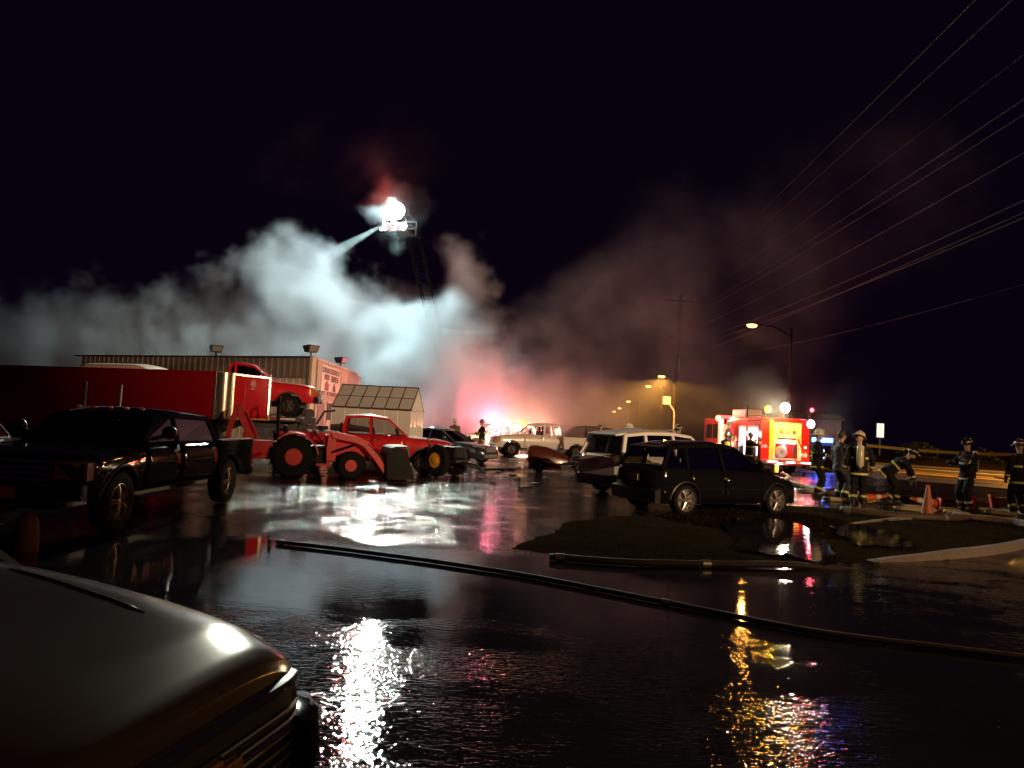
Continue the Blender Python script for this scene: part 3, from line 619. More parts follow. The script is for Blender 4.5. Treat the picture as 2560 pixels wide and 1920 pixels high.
def car(name, label, cat, loc, rz, pm, keys, axles, R, rr, pil, belt, wbw, wrw, z0=.24, doors=(), group=None, gside=G_TINT, gws=G_TINT, wheelm=ALLOY, style=5, gdoor=None, nosex=None, tailx=None, hz=.68, tz=.9, handle=CHROME, trim=BLACK_PL, rails=False, spoiler=False, crown=.03, seatx=(), roofm=None):
    t = thing(name, label, cat, loc, rz, group); lf = Loft(keys, z0, [(x, R) for x in axles], R+.05, crown); lf.build('body', pm, t); body_bits(t, lf, doors, pm, handle); arch_lips(t, lf, trim)
    cabin(t, pil, belt, wbw, wrw, pm, gside, gws, gdoor=gdoor, roofm=roofm); seats(t, seatx, belt, wbw)
    nx = lf.d[-1][0]; tx = lf.d[0][0]
    for s in (1, -1):
        y = lf.half(nx-.25, hz)
        MB().rings([[(nx-.02-.0*k, s*(y-.42), hz-.06), (nx-.02, s*(y-.42), hz+.07)]+[(nx-.10, s*(y-.16), hz+.10), (nx-.42, s*(y+.012), hz+.13), (nx-.40, s*(y+.012), hz+.02), (nx-.10, s*(y-.14), hz-.05)] for k in (0,)]+[[(nx-.1, s*(y-.42), hz-.06), (nx-.1, s*(y-.42), hz+.07), (nx-.2, s*(y-.22), hz+.10), (nx-.5, s*(y-.05), hz+.13), (nx-.5, s*(y-.05), hz+.02), (nx-.2, s*(y-.2), hz-.05)]]).build('headlight', HEADL, t)
        yt = lf.half(tx+.2, tz)
        MB().hexa([(tx-.005, s*(yt-.28), tz-.10), (tx+.28, s*(yt+.012), tz-.10), (tx+.3, s*(yt-.08), tz-.10), (tx+.1, s*(yt-.28), tz-.1), (tx+.03, s*(yt-.28), tz+.10), (tx+.30, s*(yt+.008), tz+.11), (tx+.3, s*(yt-.1), tz+.1), (tx+.1, s*(yt-.28), tz+.1)]).build('tail_light', TAILL, t)
        mirror(t, pil[0][0]-.35, wbw-.02, belt+.06, pm, s)
        if rails: MB().tube([(pil[0][1]-.25, s*(wrw-.10), pil[0][2]+.05), (pil[1][1], s*(wrw-.08), pil[1][2]+.085), (pil[-1][1]+.2, s*(wrw-.10), pil[-1][2]+.05)], .022, 6).build('roof_rail', GALV, t)
    g = MB().bx(nx-.06, nx+.012, -.42, .42, hz-.14, hz+.06).build('grille', BLACK_PL, t, bevel=.02); MB().bx(nx+.012, nx+.022, -.42, .42, hz-.03, hz-.005).build('grille_bar', CHROME, g)
    MB().bx(nx-.05, nx+.02, -.55, .55, z0+.04, z0+.17).build('front_intake', BLACK_PL, t, bevel=.02)
    MB().rings([[(tx+dx, y, z) for dx, z in ((.12, z0-.01), (-.06+abs(y)*.06, z0+.02), (-.07+abs(y)*.06, z0+.28), (.12, z0+.32))] for y in (-.8, -.5, 0, .5, .8)]).build('rear_bumper', trim, t, smooth=.6)
    MB().bx(tx-.03, tx-.015, -.17, .17, tz-.18, tz-.04).build('license_plate', PLATE, t)
    if spoiler: MB().hexa([(pil[-1][1]+.02, -wrw+.06, pil[-1][2]-.02), (pil[-1][1]+.02, wrw-.06, pil[-1][2]-.02), (pil[-1][1]-.26, wrw-.12, pil[-1][2]-.06), (pil[-1][1]-.26, -wrw+.12, pil[-1][2]-.06), (pil[-1][1]+.02, -wrw+.06, pil[-1][2]+.04), (pil[-1][1]+.02, wrw-.06, pil[-1][2]+.04), (pil[-1][1]-.28, wrw-.12, pil[-1][2]-.02), (pil[-1][1]-.28, -wrw+.12, pil[-1][2]-.02)]).build('spoiler', pm, t, bevel=.01)
    put_wheels(t, axles, wbw-.06, R, make_wheel_meshes(R, rr, .22, wheelm, style)); return t, lf

P_BLACK = mat('black_car_paint', (.006, .006, .007), rough=.06, spec=.4, vary=.1, rvary=.03); P_WHITE = paint('white_car_paint', (.72, .70, .68)); P_RED = paint('red_truck_paint', (.42, .012, .018), coat=.2); P_RED2 = paint('bright_red_paint', (.56, .016, .024), coat=.2)
P_NAVY = paint('dark_blue_paint', (.02, .028, .05), rough=.15); P_SILVER = mat('warm_silver_paint', (.13, .115, .095), rough=.17, metal=.70, vary=.08, vscale=1.5, rvary=.04, bump=.02, bscale=400); P_GREY = paint('dark_grey_paint', (.05, .05, .055), rough=.2)
DW = mat('dull_black_wheel', (.05, .045, .04), rough=.5, metal=.5)
# black pickup on the left, nose towards the camera
pickup('black_pickup', 'black crew cab pickup with roof marker lamps parked at the left', (-6.2, 12.62, 0), radians(-91), P_BLACK, wb=3.9, H=1.64, cab=2.0, R=.41, rr=.255, style=5, clear_lamps=True, hdl=mat('red_lit_headlamp', (.16, .06, .055), rough=.12, metal=.3, vary=.5, vscale=14), sig=mat('dim_signal', (.12, .03, .02), rough=.2), wheelm=mat('dull_alloy', (.22, .19, .17), rough=.35, metal=.8), plate=mat('dim_plate', (.20, .05, .06), rough=.5), bumperm=P_BLACK, nose_in=.10, hood=1.09)  # reddish light falling on the headlamp is tinted into its colour
# red pickup behind the tractor
pickup('red_pickup', 'old red extended cab pickup parked between the tractor and greenhouse', (-4.55, 25.4, 0), radians(9), P_RED, wb=3.5, H=1.78, cab=1.35, R=.37, rr=.21, gside=G_CLEAR, gws=G_CLEAR, wheelm=ALLOY, hdl=mat('warm_headlamp', (.62, .48, .30), rough=.15, metal=.4), hood=1.08, nose_in=.05)
# red pickup loaded high on the flatbed
pickup('loaded_pickup', 'red pickup carried high on the flatbed trailer', (-9.15, 26.3, 1.60), radians(10), P_RED2, wb=3.2, H=1.72, cab=.75, R=.37, rr=.21, gside=G_TINT, gws=G_TINT, wheelm=DW, hdl=mat('warm_headlamp', (.62, .48, .30)), hood=1.08)
# white pickup in the middle distance, nose to the left
pickup('white_pickup', 'white extended cab pickup parked across the lot in front of the emergency lights', (1.75, 42.6, 0), radians(180+12), P_WHITE, wb=3.6, H=1.84, cab=1.45, R=.40, rr=.22, gside=G_CLEAR, gws=G_CLEAR, wheelm=DW, hood=1.12)
# black hatchback
car('black_hatchback', 'black hatchback with five spoke alloy wheels parked on the verge', 'car', (4.62, 17.85, 0), radians(27), P_BLACK,
    [(-2.08, .92, .62), (-2.02, 1.0, .74), (-1.8, 1.02, .83), (-1.2, 1.0, .87), (0, .97, .88), (.75, .96, .88), (.95, .94, .87), (1.5, .86, .85), (1.95, .76, .78), (2.14, .62, .62)], (1.32, -1.32), .325, .245,
    [(.98, .12, 1.50), (-.25, -.30, 1.535), (-1.25, -1.22, 1.50), (-1.92, -1.62, 1.44)], .97, .83, .64, doors=((-.25, .85), (-1.2, -.3)), gside=G_CLEAR, gws=G_CLEAR, spoiler=True, hz=.70, tz=.86, seatx=(-.15,), handle=P_BLACK)
# white SUV behind it
car('white_suv', 'white sport utility vehicle with tinted windows parked behind the black hatchback', 'car', (4.35, 22.0, 0), radians(33), P_WHITE,
    [(-2.36, 1.0, .74), (-2.3, 1.08, .84), (-2.0, 1.10, .92), (-1.2, 1.08, .95), (0, 1.06, .95), (1.0, 1.05, .95), (1.2, 1.03, .94), (1.8, .98, .92), (2.3, .84, .84), (2.42, .7, .7)], (1.42, -1.42), .36, .24,
    [(1.2, .35, 1.68), (-.25, -.30, 1.73), (-1.35, -1.30, 1.71), (-2.2, -1.98, 1.64)], 1.06, .90, .72, doors=((-.2, 1.05), (-1.3, -.25)), rails=True, spoiler=True, hz=.82, tz=.98, trim=DARK_METAL)
# dark sedan beside the red pickup
car('dark_sedan', 'dark blue sedan with a pale roof sheen parked behind the hose nozzle', 'car', (-2.75, 33.6, 0), radians(-28), P_NAVY,
    [(-2.35, .78, .66), (-2.25, .88, .78), (-1.9, .92, .86), (-1, .92, .9), (.6, .9, .9), (.95, .88, .89), (1.6, .8, .86), (2.1, .72, .8), (2.28, .58, .64)], (1.4, -1.35), .33, .24,
    [(.95, .1, 1.36), (-.35, -.35, 1.41), (-1.65, -1.0, 1.33)], .90, .84, .62, doors=((-.3, .85), (-1.15, -.35)), hz=.66, tz=.8)
# dark SUV behind the white pickup's bed
car('dark_suv', 'dark sport utility vehicle mostly hidden behind the white pickup bed', 'car', (4.3, 46.6, 0), radians(170), P_GREY,
    [(-2.36, 1.0, .74), (-2.3, 1.08, .84), (-2.0, 1.10, .92), (-1.2, 1.08, .95), (0, 1.06, .95), (1.0, 1.05, .95), (1.2, 1.03, .94), (1.8, .98, .92), (2.3, .84, .84), (2.42, .7, .7)], (1.42, -1.42), .36, .24,
    [(1.2, .35, 1.78), (-.25, -.30, 1.83), (-1.35, -1.30, 1.81), (-2.2, -1.98, 1.74)], 1.08, .90, .72, doors=((-.2, 1.05), (-1.3, -.25)), gside=G_CLEAR, hz=.82, tz=.98)
# dark car at the left edge
car('dark_coupe', 'dark car at the left edge beyond the black pickup', 'car', (-11.5, 15.6, 0), radians(-70), P_GREY,
    [(-2.35, .78, .66), (-2.25, .88, .78), (-1.9, .92, .86), (-1, .92, .9), (.6, .9, .9), (.95, .88, .89), (1.6, .8, .86), (2.1, .72, .8), (2.28, .58, .64)], (1.4, -1.35), .33, .24,
    [(.95, .1, 1.40), (-.35, -.35, 1.45), (-1.65, -1.0, 1.37)], .92, .84, .62, doors=((-.3, .85), (-1.15, -.35)), hz=.66, tz=.8)
# emergency response SUV with roof light bar, behind the white pickup
es, _ = car('response_suv', 'pale emergency response vehicle with flashing light bar behind the white pickup', 'emergency vehicle', (-.9, 47.2, 0), radians(200), P_WHITE,
    [(-2.5, 1.0, .78), (-2.4, 1.12, .9), (-2.0, 1.14, .97), (-1.2, 1.12, .98), (0, 1.1, .98), (1.0, 1.09, .98), (1.2, 1.07, .97), (1.8, 1.02, .95), (2.3, .9, .88), (2.45, .75, .74)], (1.45, -1.45), .38, .24,
    [(1.2, .45, 1.66), (-.25, -.30, 1.70), (-1.35, -1.30, 1.69), (-2.35, -2.2, 1.66)], 1.10, .93, .76, doors=((-.2, 1.05), (-1.3, -.25)), gside=G_CLEAR, gws=G_CLEAR, hz=.82, tz=.98)
MB().bx(-.35, -.05, -.62, .62, 1.80, 1.84).build('light_bar_base', DARK_METAL, es)
MB().bx(-.33, -.07, -.60, .08, 1.842, 1.96).build('light_bar_lens', lamp_mat('violet_flash', (.62, .35, 1.0), 6), es, bevel=.02)
MB().bx(-.33, -.07, .12, .60, 1.842, 1.96).build('light_bar_lens', lamp_mat('white_flash', (1.0, .88, .95), 6), es, bevel=.02)
point_light('light_bar_light', (-.85, -2.35, 1.5), (1, .16, .28), RED_W*.45, .2, es)
bc = thing('amber_beacon', 'round glowing amber warning beacon above the white pickup cab', 'beacon', (.78, 45.4, 0), 0)
MB().tube([(0, 0, 0), (0, 0, 1.62)], .04, 8).build('mast', DARK_METAL, bc)
MB().lathe([(.001, 1.98), (.12, 1.96), (.17, 1.85), (.17, 1.68), (.12, 1.62), (.001, 1.62)], n=14).build('beacon_lens', lamp_mat('amber_flash', (1.0, .42, .03), 9), bc, smooth=3.2)
point_light('amber_beacon_light', (0, .7, 1.05), (1, .40, .24), RED_W, .12, bc)
# ------------------------------------------------------------------ foreground car (only its nose reaches into the picture)
fc = thing('silver_car', 'warm silver car nose with dark grille and gold emblem beside the camera', 'car', (-.93, 2.47, 0), radians(-13))
FK = [(-4.4, .80, .70), (-4.2, 1.0, .86), (-3.0, 1.02, .92), (-1.6, 1.075, .93), (-1.3, 1.06, .93), (-1.0, 1.03, .925), (-.7, .99, .91), (-.45, .95, .885), (-.28, .92, .85), (-.17, .89, .805), (-.09, .868, .765), (-.035, .842, .72), (0, .80, .66)]
def fc_ring(x):
    zt, w = lerpk(FK, x); R = []
    for k in range(41):
        a = -.12+(pi+.24)*k/40; c, s_ = cos(a), sin(a)
        n = 4.0 if s_ > 0 else 2; y = w*math.copysign(abs(c)**(2/n), c); z = .46+(zt-.46)*(max(0, s_)**(2/n)) if s_ >= 0 else .46+.2*s_
        for xa in (-.78, -3.5):
            if abs(x-xa) < .38: z = max(z, .34+sqrt(.38**2-(x-xa)**2))
        R.append((x, y, min(z, zt)))
    return R
xs = sorted(set([round(-4.4+4.4*(1-(1-i/60)**1.6), 4) for i in range(61)]+[round(xa+.38*cos(pi*i/12), 4) for xa in (-.78, -3.5) for i in range(13)]))
xs[-1] = 0.0
MB().rings([fc_ring(x) for x in xs]).build('body', P_SILVER, fc, smooth=radians(50))
def hood_pt(x, y):
    zt, w = lerpk(FK, x); q = min(.999, abs(y)/w); return (x, y, .46+(zt-.46)*(1-q**4.0)**(1/4.0)+.002)
for s in (1, -1):
    MB().tube([hood_pt(x, s*lerpk(FK, x)[1]*.90) for x in [-1.28+.07*k for k in range(16)]], .006, 5).build('hood_seam', BLACK_PL, fc)
    MB().tube([hood_pt(x, s*lerpk(FK, x)[1]*(.52-.10*(x+1.2))) for x in [-1.25+.08*k for k in range(10)]], [.002]+[.008]*8+[.002], 6).build('hood_crease', P_SILVER, fc, smooth=3.2)
gy = lambda y: -.005-.10*max(0, (abs(y)-.45)/.3)**2
MB().rings([[(gy(y)+.035, y, .70), (gy(y)+.05, y, .72), (gy(y)+.045, y, .745), (gy(y)+.02, y, .75), (gy(y)+.01, y, .70)] for y in [-.62+.062*k for k in range(21)]]).build('chrome_strip', CHROME, fc, smooth=.7)
gl_ = MB().rings([[(gy(y)+.02, y, .28), (gy(y)+.04, y, .3), (gy(y)+.03, y, .70), (gy(y)-.02, y, .72)] for y in [-.64+.064*k for k in range(21)]]).build('grille', BLACK_PL, fc, smooth=.7)
for k in range(7): MB().tube([(gy(y)+.058, y,   .38+.044*k) for y in [-.6+.1*j for j in range(13)]], .007, 5).build('grille_bar', DARK_METAL, gl_)
MB().rings([[(gy(y)+.058, y, .565), (gy(y)+.066, y, .58), (gy(y)+.05, y, .595)] for y in [-.6+.06*k for k in range(21)]]).build('chrome_bar', CHROME, fc)
em = MB().prism([(-.16, 0.545), (-.055, 0.545), (-.05, 0.515), (.06, 0.515), (.055, 0.545), (.16, 0.545), (.145, 0.615), (.04, 0.615), (.035, 0.645), (-.075, 0.645), (-.07, 0.615), (-.175, 0.615)], .066, .080, 'YZ').build('emblem', mat('gold_emblem', (.55, .30, .10), rough=.3, metal=.8), fc, bevel=.004)
MB().prism([(-.18, 0.535), (-.06, 0.535), (-.055, 0.505), (.07, 0.505), (.065, 0.535), (.175, 0.535), (.157, 0.625), (.048, 0.625), (.043, 0.655), (-.085, 0.655), (-.08, 0.625), (-.195, 0.625)], .056, .064, 'YZ').build('emblem_surround', CHROME, fc)
for s in (1, -1):
    MB().rings([[(-.06, s*.60, .60), (-.045, s*.60, .70), (-.1, s*.6, .71)], [(-.15, s*.74, .62), (-.13, s*.745, .745), (-.19, s*.7, .76)], [(-.33, s*.842, .66), (-.33, s*.835, .79), (-.36, s*.78, .80)], [(-.52, s*.895, .74), (-.52, s*.893, .80), (-.52, s*.84, .82)]]).build('headlight', HEADL, fc, smooth=.8)
    MB().rings([[(.05-.1*t*t, s*(.55+.30*t), .60-.02*t), (.11-.16*t*t, s*(.55+.305*t), .57), (.13-.2*t*t, s*(.55+.315*t), .46), (.11-.2*t*t, s*(.55+.31*t), .34), (.0-.2*t*t, s*(.55+.30*t), .26), (-.1-.2*t*t, s*(.55+.3*t), .3), (-.1-.2*t*t, s*(.55+.3*t), .58)] for t in [k/10 for k in range(11)]]).build('bumper_corner', P_BLACK, fc, smooth=.9)
    MB().lathe([(.001, .15), (.05, .148), (.065, .12), (.065, .08), (.001, .08)], (-.10, s*.66, .42), axis='X', n=14).build('fog_lamp', HEADL, fc, smooth=.8)
cabin(fc, [(-1.48, -2.15, 1.40), (-2.3, -2.4, 1.44), (-3.9, -3.3, 1.38)], .96, .79, .62, P_SILVER, G_TINT, G_TINT)
put_wheels(fc, (-.78, -3.5), .80, .34, make_wheel_meshes(.34, .24, .22, ALLOY, 5))
for s in (1, -1): mirror(fc, -2.35, .84, 1.02, P_SILVER, s)

# ------------------------------------------------------------------ red enclosed gooseneck trailer
T_RED = mat('trailer_red_sheet', (.52, .010, .018), rough=.08, spec=.12, rvary=.03, vary=.06, vscale=1.2, bump=.03, bscale=1.5); T_AL = mat('polished_aluminium', (.66, .60, .50), rough=.24, metal=.9, vary=.08)
tr = thing('gooseneck_trailer', 'long red enclosed trailer with a polished aluminium nose corner', 'trailer', (-7.75, 23.0, 0), radians(-22)); TW = 1.12
MB().bx(-12.5, -.34, -TW+.02, TW-.02, 1.48, 2.78).build('box_core', T_RED, tr); MB().bx(-12.5, -2.6, -TW+.03, TW-.03, .62, 1.47).build('lower_box', T_RED, tr)
pn = MB().bx(-.605, .605, -.006, .006, 0, 1).mesh('panel', T_RED)
for k in range(10):
    for s in (1, -1): inst('side_panel', pn, tr, (-.98-1.22*k, s*(TW-.012), 1.5), (1, 1, 1.26)); inst('side_panel', pn, tr, (-3.24-1.22*k, s*(TW-.024), .64), (1, 1, .82)) if k < 8 else None
for s in (1, -1):   # rounded aluminium nose corners
    MB().rings([[(-.34+.32*sin(a), s*(TW-.33+.33*cos(a)), z) for a in [pi/2*i/8 for i in range(9)]]+[(-.34, s*(TW-.3), z)] for z in (1.46, 2.80)]).build('nose_corner', T_AL, tr, smooth=radians(50))
    MB().bx(-.40, -.34, s*(TW+.004), s*(TW-.03), 1.46, 2.80).build('corner_strip', T_AL, tr)
    MB().bx(-12.5, -.36, s*(TW+.01), s*(TW-.05), 2.78, 2.83).build('roof_rail', T_RED, tr); MB().bx(-12.5, -.36, s*(TW+.008), s*(TW-.05), 1.44, 1.49).build('lower_rail', T_RED, tr)
MB().bx(-12.5, -.34, -TW+.06, TW-.06, 2.80, 2.825).build('roof_sheet', mat('trailer_roof', (.3, .3, .3), rough=.5), tr)
ff = MB().bx(-.06, -.02, -TW+.36, TW-.36, 1.50, 2.76).build('nose_panel', T_RED, tr)
for (a, b_, c, d) in ((-TW+.3, TW-.3, 2.74, 2.80), (-TW+.3, TW-.3, 1.46, 1.52), (-TW+.30, -TW+.37, 1.521, 2.739), (TW-.37, TW-.30, 1.521, 2.739)): MB().bx(-.06, .0, a, b_, c, d).build('nose_trim', T_AL, tr)
rv = MB().ball((0, 0, 0), .016, 8, 5).mesh('rivet', T_AL, 3.2)
for k in range(14): inst('rivet', rv, tr, (-.015, -.28, 1.58+.085*k))
for y in (-.62, .6):
    for k in range(7): inst('rivet', rv, tr, (-.015, y, 1.6+.17*k))
ring = MB(); ring.tube([(-.012, .05+.10*cos(a), 2.55+.10*sin(a)) for a in [tau*i/20 for i in range(21)]], .014, 6)
for y in (.02, .05, .08): ring.bx(-.02, -.008, y-.008, y+.008, 2.50, 2.60)
ring.bx(-.02, -.008, -.04, .14, 2.385, 2.40); ring.build('nose_badge', mat('badge_pale', (.6, .45, .4), rough=.4), tr)
MB().tube([(-1.2, 0, 1.5), (-1.2, 0, .95), (-1.2, 0, .35)], .08, 10).build('hitch_post', DARK_METAL, tr); MB().hexa([(-2.6, -.7, .7), (-.9, -.5, 1.2), (-.9, .5, 1.2), (-2.6, .7, .7), (-2.6, -.7, 1.45), (-.6, -.5, 1.455), (-.6, .5, 1.455), (-2.6, .7, 1.45)]).build('gooseneck_frame', DARK_METAL, tr)
put_wheels(tr, (-7.0, -7.95), .95, .38, make_wheel_meshes(.38, .22, .24, ALLOY, 6)); MB().bx(-8.6, -6.4, -1.2, 1.2, .78, .84).build('mudguard', DARK_METAL, tr)
MB().bx(-12.5, -2.6, -.5, .5, .45, .615).build('chassis', DARK_METAL, tr)
MB().ball((-.33, -TW-.01, 1.62), .04, 8, 5).build('marker_lamp', AMBERL, tr)

# ------------------------------------------------------------------ flatbed trailer under the loaded pickup
fb_ = thing('flatbed_trailer', 'high flatbed trailer with red and white reflective edge under the loaded pickup', 'trailer', (-9.15, 26.3, 0), radians(10))
MB().bx(-4.2, 2.0, -1.15, 1.15, 1.44, 1.585).build('deck', DARK_METAL, fb_, bevel=.01)
for k in range(12):
    for y in (-1.158, 1.158): MB().bx(-4.1+.5*k, -3.62+.5*k, y-.004, y+.004, 1.50, 1.555).build('reflective_tape', mat('tape_white', (.66, .62, .6), rough=.4) if k % 2 else mat('tape_red', (.4, .03, .03), rough=.4), fb_)
for s in (1, -1):
    MB().bx(-4.2, 1.9, s*.5-.06, s*.5+.06, 1.2, 1.438).build('frame_rail', DARK_METAL, fb_)
    MB().bx(1.2, 1.34, s*.7-.07, s*.7+.07, .1, 1.2).build('landing_leg', DARK_METAL, fb_); MB().bx(1.1, 1.44, s*.7-.16, s*.7+.16, .02, .1).build('landing_foot', DARK_METAL, fb_)
MB().bx(1.9, 2.9, -.06, .06, 1.2, 1.35).build('drawbar', DARK_METAL, fb_); w_ = MB().lathe([(.001, -.15), (.16, -.15), (.16, .15), (.001, .15)], (2.25, 0, 1.75), axis='Y', n=14).build('winch_drum', DARK_METAL, fb_); MB().bx(2.05, 2.45, -.25, .25, 1.36, 1.6).build('winch_base', DARK_METAL, w_)
MB().tube([(2.5, -.2, 1.4), (2.75, -.2, 1.85), (3.1, -.3, 1.9)], .045, 6).build('crank_handle', DARK_METAL, fb_); MB().bx(2.6, 3.3, -.4, -.2, 1.05, 1.22).build('tool_tray', DARK_METAL, fb_)
put_wheels(fb_, (-2.2, -3.1), .9, .40, make_wheel_meshes(.40, .23, .24, DW, 6))
# white van behind the trailer
va = thing('white_van', 'tall white van whose rounded roof shows above the red trailer', 'van', (-15.6, 32.8, 0), radians(-14)); P_VAN = paint('van_white', (.62, .56, .46), rough=.35)
vl = Loft([(-2.6, 3.2, .92), (-2.4, 3.36, 1.0), (.1, 3.40, 1.0), (.6, 3.3, .98), (.95, 3.0, .96), (1.15, 2.2, .95), (1.9, 1.3, .93), (2.6, 1.1, .85), (2.7, .8, .75)], .4, [(1.7, .38), (-2.2, .38)], .44, .08)
vl.build('body', P_VAN, va); put_wheels(va, (1.7, -2.2), .88, .38, make_wheel_meshes(.38, .22, .24, ALLOY, 6))
MB().grid(lambda u, v: (1.75-.62*u, (-.78+1.56*v), 1.5+.72*u), 2, 4).build('windshield', G_TINT, va)
for s in (1, -1): vl.patch(-1.7, .6, .12, .72, s).build('side_panel', P_VAN, va, solid=.012); MB().bx(2.6, 2.72, s*.4, s*.75, .8, 1.0).build('headlight', HEADL, va)
for (x, y, zt, lb) in ((-10.25, 20.2, 2.2, 'bright steel fence post standing before the red trailer'), (-11.4, 20.6, 2.25, 'dull steel fence post left of the bright post'),):
    t = thing('fence_post', lb, 'post', (x, y, 0), 0, 'steel posts before the red trailer'); MB().cyl((0, 0, 0), (0, 0, zt), .045, 8).build('post', mat('post_steel', (.5, .46, .4), rough=.3, metal=.8), t); MB().ball((0, 0, zt), .055, 8, 5).build('cap', GALV, t)

# ------------------------------------------------------------------ red tractor with loader and backhoe
K_RED = mat('tractor_red', (.50, .014, .020), rough=.35, spec=.35, vary=.18, vscale=3, bump=.03, bscale=14); K_BLK = mat('tractor_black', (.007, .007, .007), rough=.6, spec=.15)
tk = thing('red_tractor', 'red compact tractor with front loader and folded backhoe', 'tractor', (-6.0, 21.52, 0), radians(18))
def ag_wheel(x, y, R, rr, w):
    ty = MB().lathe([(rr, -w/2), (R*.9, -w/2), (R*.96, -w*.4), (R*.97, 0), (R*.96, w*.4), (R*.9, w/2), (rr, w/2)], axis='Y', n=28, cap=False)
    for k in range(18):
        for s in (1, -1):
            a = tau*(k+(.5 if s > 0 else 0))/18; ty.box((R*.985*cos(a), s*w*.25, R*.985*sin(a)), (.05, w*.5, .05), rx=0, ry=-a, rz=s*.5)
    o = ty.build('wheel', RUBBER, tk, smooth=.6); o.location = (x, y, R); o.rotation_euler = (0, 0, pi if y < 0 else 0)
    r = MB().lathe([(rr*1.02, w*.46), (rr*.93, w*.46), (rr*.86, w*.18), (rr*.5, w*.10), (rr*.36, w*.22), (.001, w*.22), (.001, .0), (rr, -.4*w)], axis='Y', n=26).build('rim', K_RED, o, smooth=.6)
    hb_ = MB().lathe([(.001, w*.32), (rr*.30, w*.32), (rr*.34, w*.2), (.001, w*.2)], axis='Y', n=14)
    for k in range(6): hb_.cyl((rr*.46*cos(k*tau/6), w*.1, rr*.46*sin(k*tau/6)), (rr*.46*cos(k*tau/6), w*.19, rr*.46*sin(k*tau/6)), rr*.06, 6)
    for k in range(8): hb_.cyl((rr*.70*cos(k*tau/8+.2), w*.1, rr*.70*sin(k*tau/8+.2)), (rr*.70*cos(k*tau/8+.2), w*.165, rr*.70*sin(k*tau/8+.2)), rr*.075, 6)
    hb_.build('hub', K_BLK, r)
for s in (1, -1): ag_wheel(0, s*.58, .56, .23, .34); ag_wheel(1.55, s*.52, .37, .165, .24)
MB().bx(-.35, .9, -.28, .28, .38, .80).build('transmission', K_BLK, tk, bevel=.03); MB().bx(.9, 2.0, -.2, .2, .42, .62).build('front_frame', K_BLK, tk)
MB().rings([[(x, -.25, .62), (x, -.27, zt-.12), (x, -.16, zt), (x, .16, zt), (x, .27, zt-.12), (x, .25, .62)] for x, zt in ((.85, 1.18), (1.5, 1.14), (2.0, 1.05), (2.12, .92))]).build('hood', K_RED, tk, smooth=.6)
MB().bx(2.11, 2.15, -.2, .2, .66, .92).build('grille', K_BLK, tk); MB().box((.45, 0, .84), (.9, 1.0, .05)).build('floor_plate', K_BLK, tk)
for s in (1, -1):
    MB().rings([[(cos(a)*.66, s*.42, .56+sin(a)*.66), (cos(a)*.66, s*.80, .56+sin(a)*.66), (cos(a)*.62, s*.80, .56+sin(a)*.62), (cos(a)*.62, s*.42, .56+sin(a)*.62)] for a in [radians(8+14*i) for i in range(10)]]).build('fender', K_RED, tk, smooth=.6)
    MB().bx(.6, .98, s*.40, s*.72, .34, .40).build('step', K_RED, tk)
    MB().prism([(.88, .46), (1.12, .46), (1.14, .7), (1.1, 1.25), (.92, 1.30), (.86, .8)], s*.46, s*.54).build('loader_post', K_RED, tk, bevel=.01)
    ar = MB(); P_ = [(.95, 1.24), (1.2, 1.27), (1.75, 1.16), (2.02, 1.04), (2.35, .62), (2.62, .16), (2.5, .12), (2.18, .55), (1.86, .90), (1.62, 1.0), (1.0, 1.10)]
    ar.prism(P_, s*.50, s*.61).build('loader_arm', K_RED, tk, bevel=.012)
    MB().cyl((1.02, s*.575, .72), (1.72, s*.575, .98), .035, 8).build('lift_cylinder', CHROME, tk); MB().cyl((1.98, s*.58, 1.0), (2.48, s*.58, .52), .035, 8).build('bucket_cylinder', K_BLK, tk)
MB().cyl((2.15, -.5, .62), (2.15, .5, .62), .05, 10).build('cross_tube', K_RED, tk)
MB().prism([(2.52, .08), (2.50, .62), (2.62, .90), (2.72, .95), (3.05, .88), (3.30, .10), (3.34, .05), (2.6, .04)], -.80, -.77).build('bucket_side', K_BLK, tk); MB().prism([(2.52, .08), (2.50, .62), (2.62, .90), (2.72, .95), (3.05, .88), (3.30, .10), (3.34, .05), (2.6, .04)], .77, .80).build('bucket_side', K_BLK, tk)
MB().rings([[(x, y, z) for x, z in ((2.52, .08), (2.50, .62), (2.62, .90), (2.72, .95), (3.08, .97), (3.08, .94), (2.75, .92), (2.65, .87), (2.54, .6), (2.56, .1))] for y in (-.77, .77)]).build('bucket_back', K_BLK, tk, smooth=.5); MB().bx(2.56, 3.36, -.77, .77, .03, .06).build('bucket_floor', K_BLK, tk)
for y in (-.76, -.5): MB().bx(3.08, 3.13, y-.02, y+.02, .02, .96).build('fork_upright', DARK_METAL, tk)
MB().tube([(-.42, -.42, .75), (-.46, -.42, 1.95), (-.46, -.30, 2.12), (-.46, .30, 2.12), (-.46, .42, 1.95), (-.42, .42, .75)], .042, 8).build('roll_bar', K_BLK, tk, smooth=1)
MB().bx(-.48, -.41, -.30, .30, 2.09, 2.165).build('roll_bar_cap', K_RED, tk)
st_ = MB(); st_.box((.0, 0, .98), (.45, .46, .1)); st_.box((-.22, 0, 1.2), (.1, .44, .42), ry=-.12); st_.build('seat', K_BLK, tk, bevel=.04)
sw = MB().tube([(.55+.03*cos(a)*.6, .19*cos(a), 1.22+.19*sin(a)*.55) for a in [tau*i/16 for i in range(17)]], .015, 6).build('steering_wheel', K_BLK, tk); MB().cyl((.55, 0, 1.22), (.8, 0, .95), .025, 6).build('steering_column', K_BLK, sw)
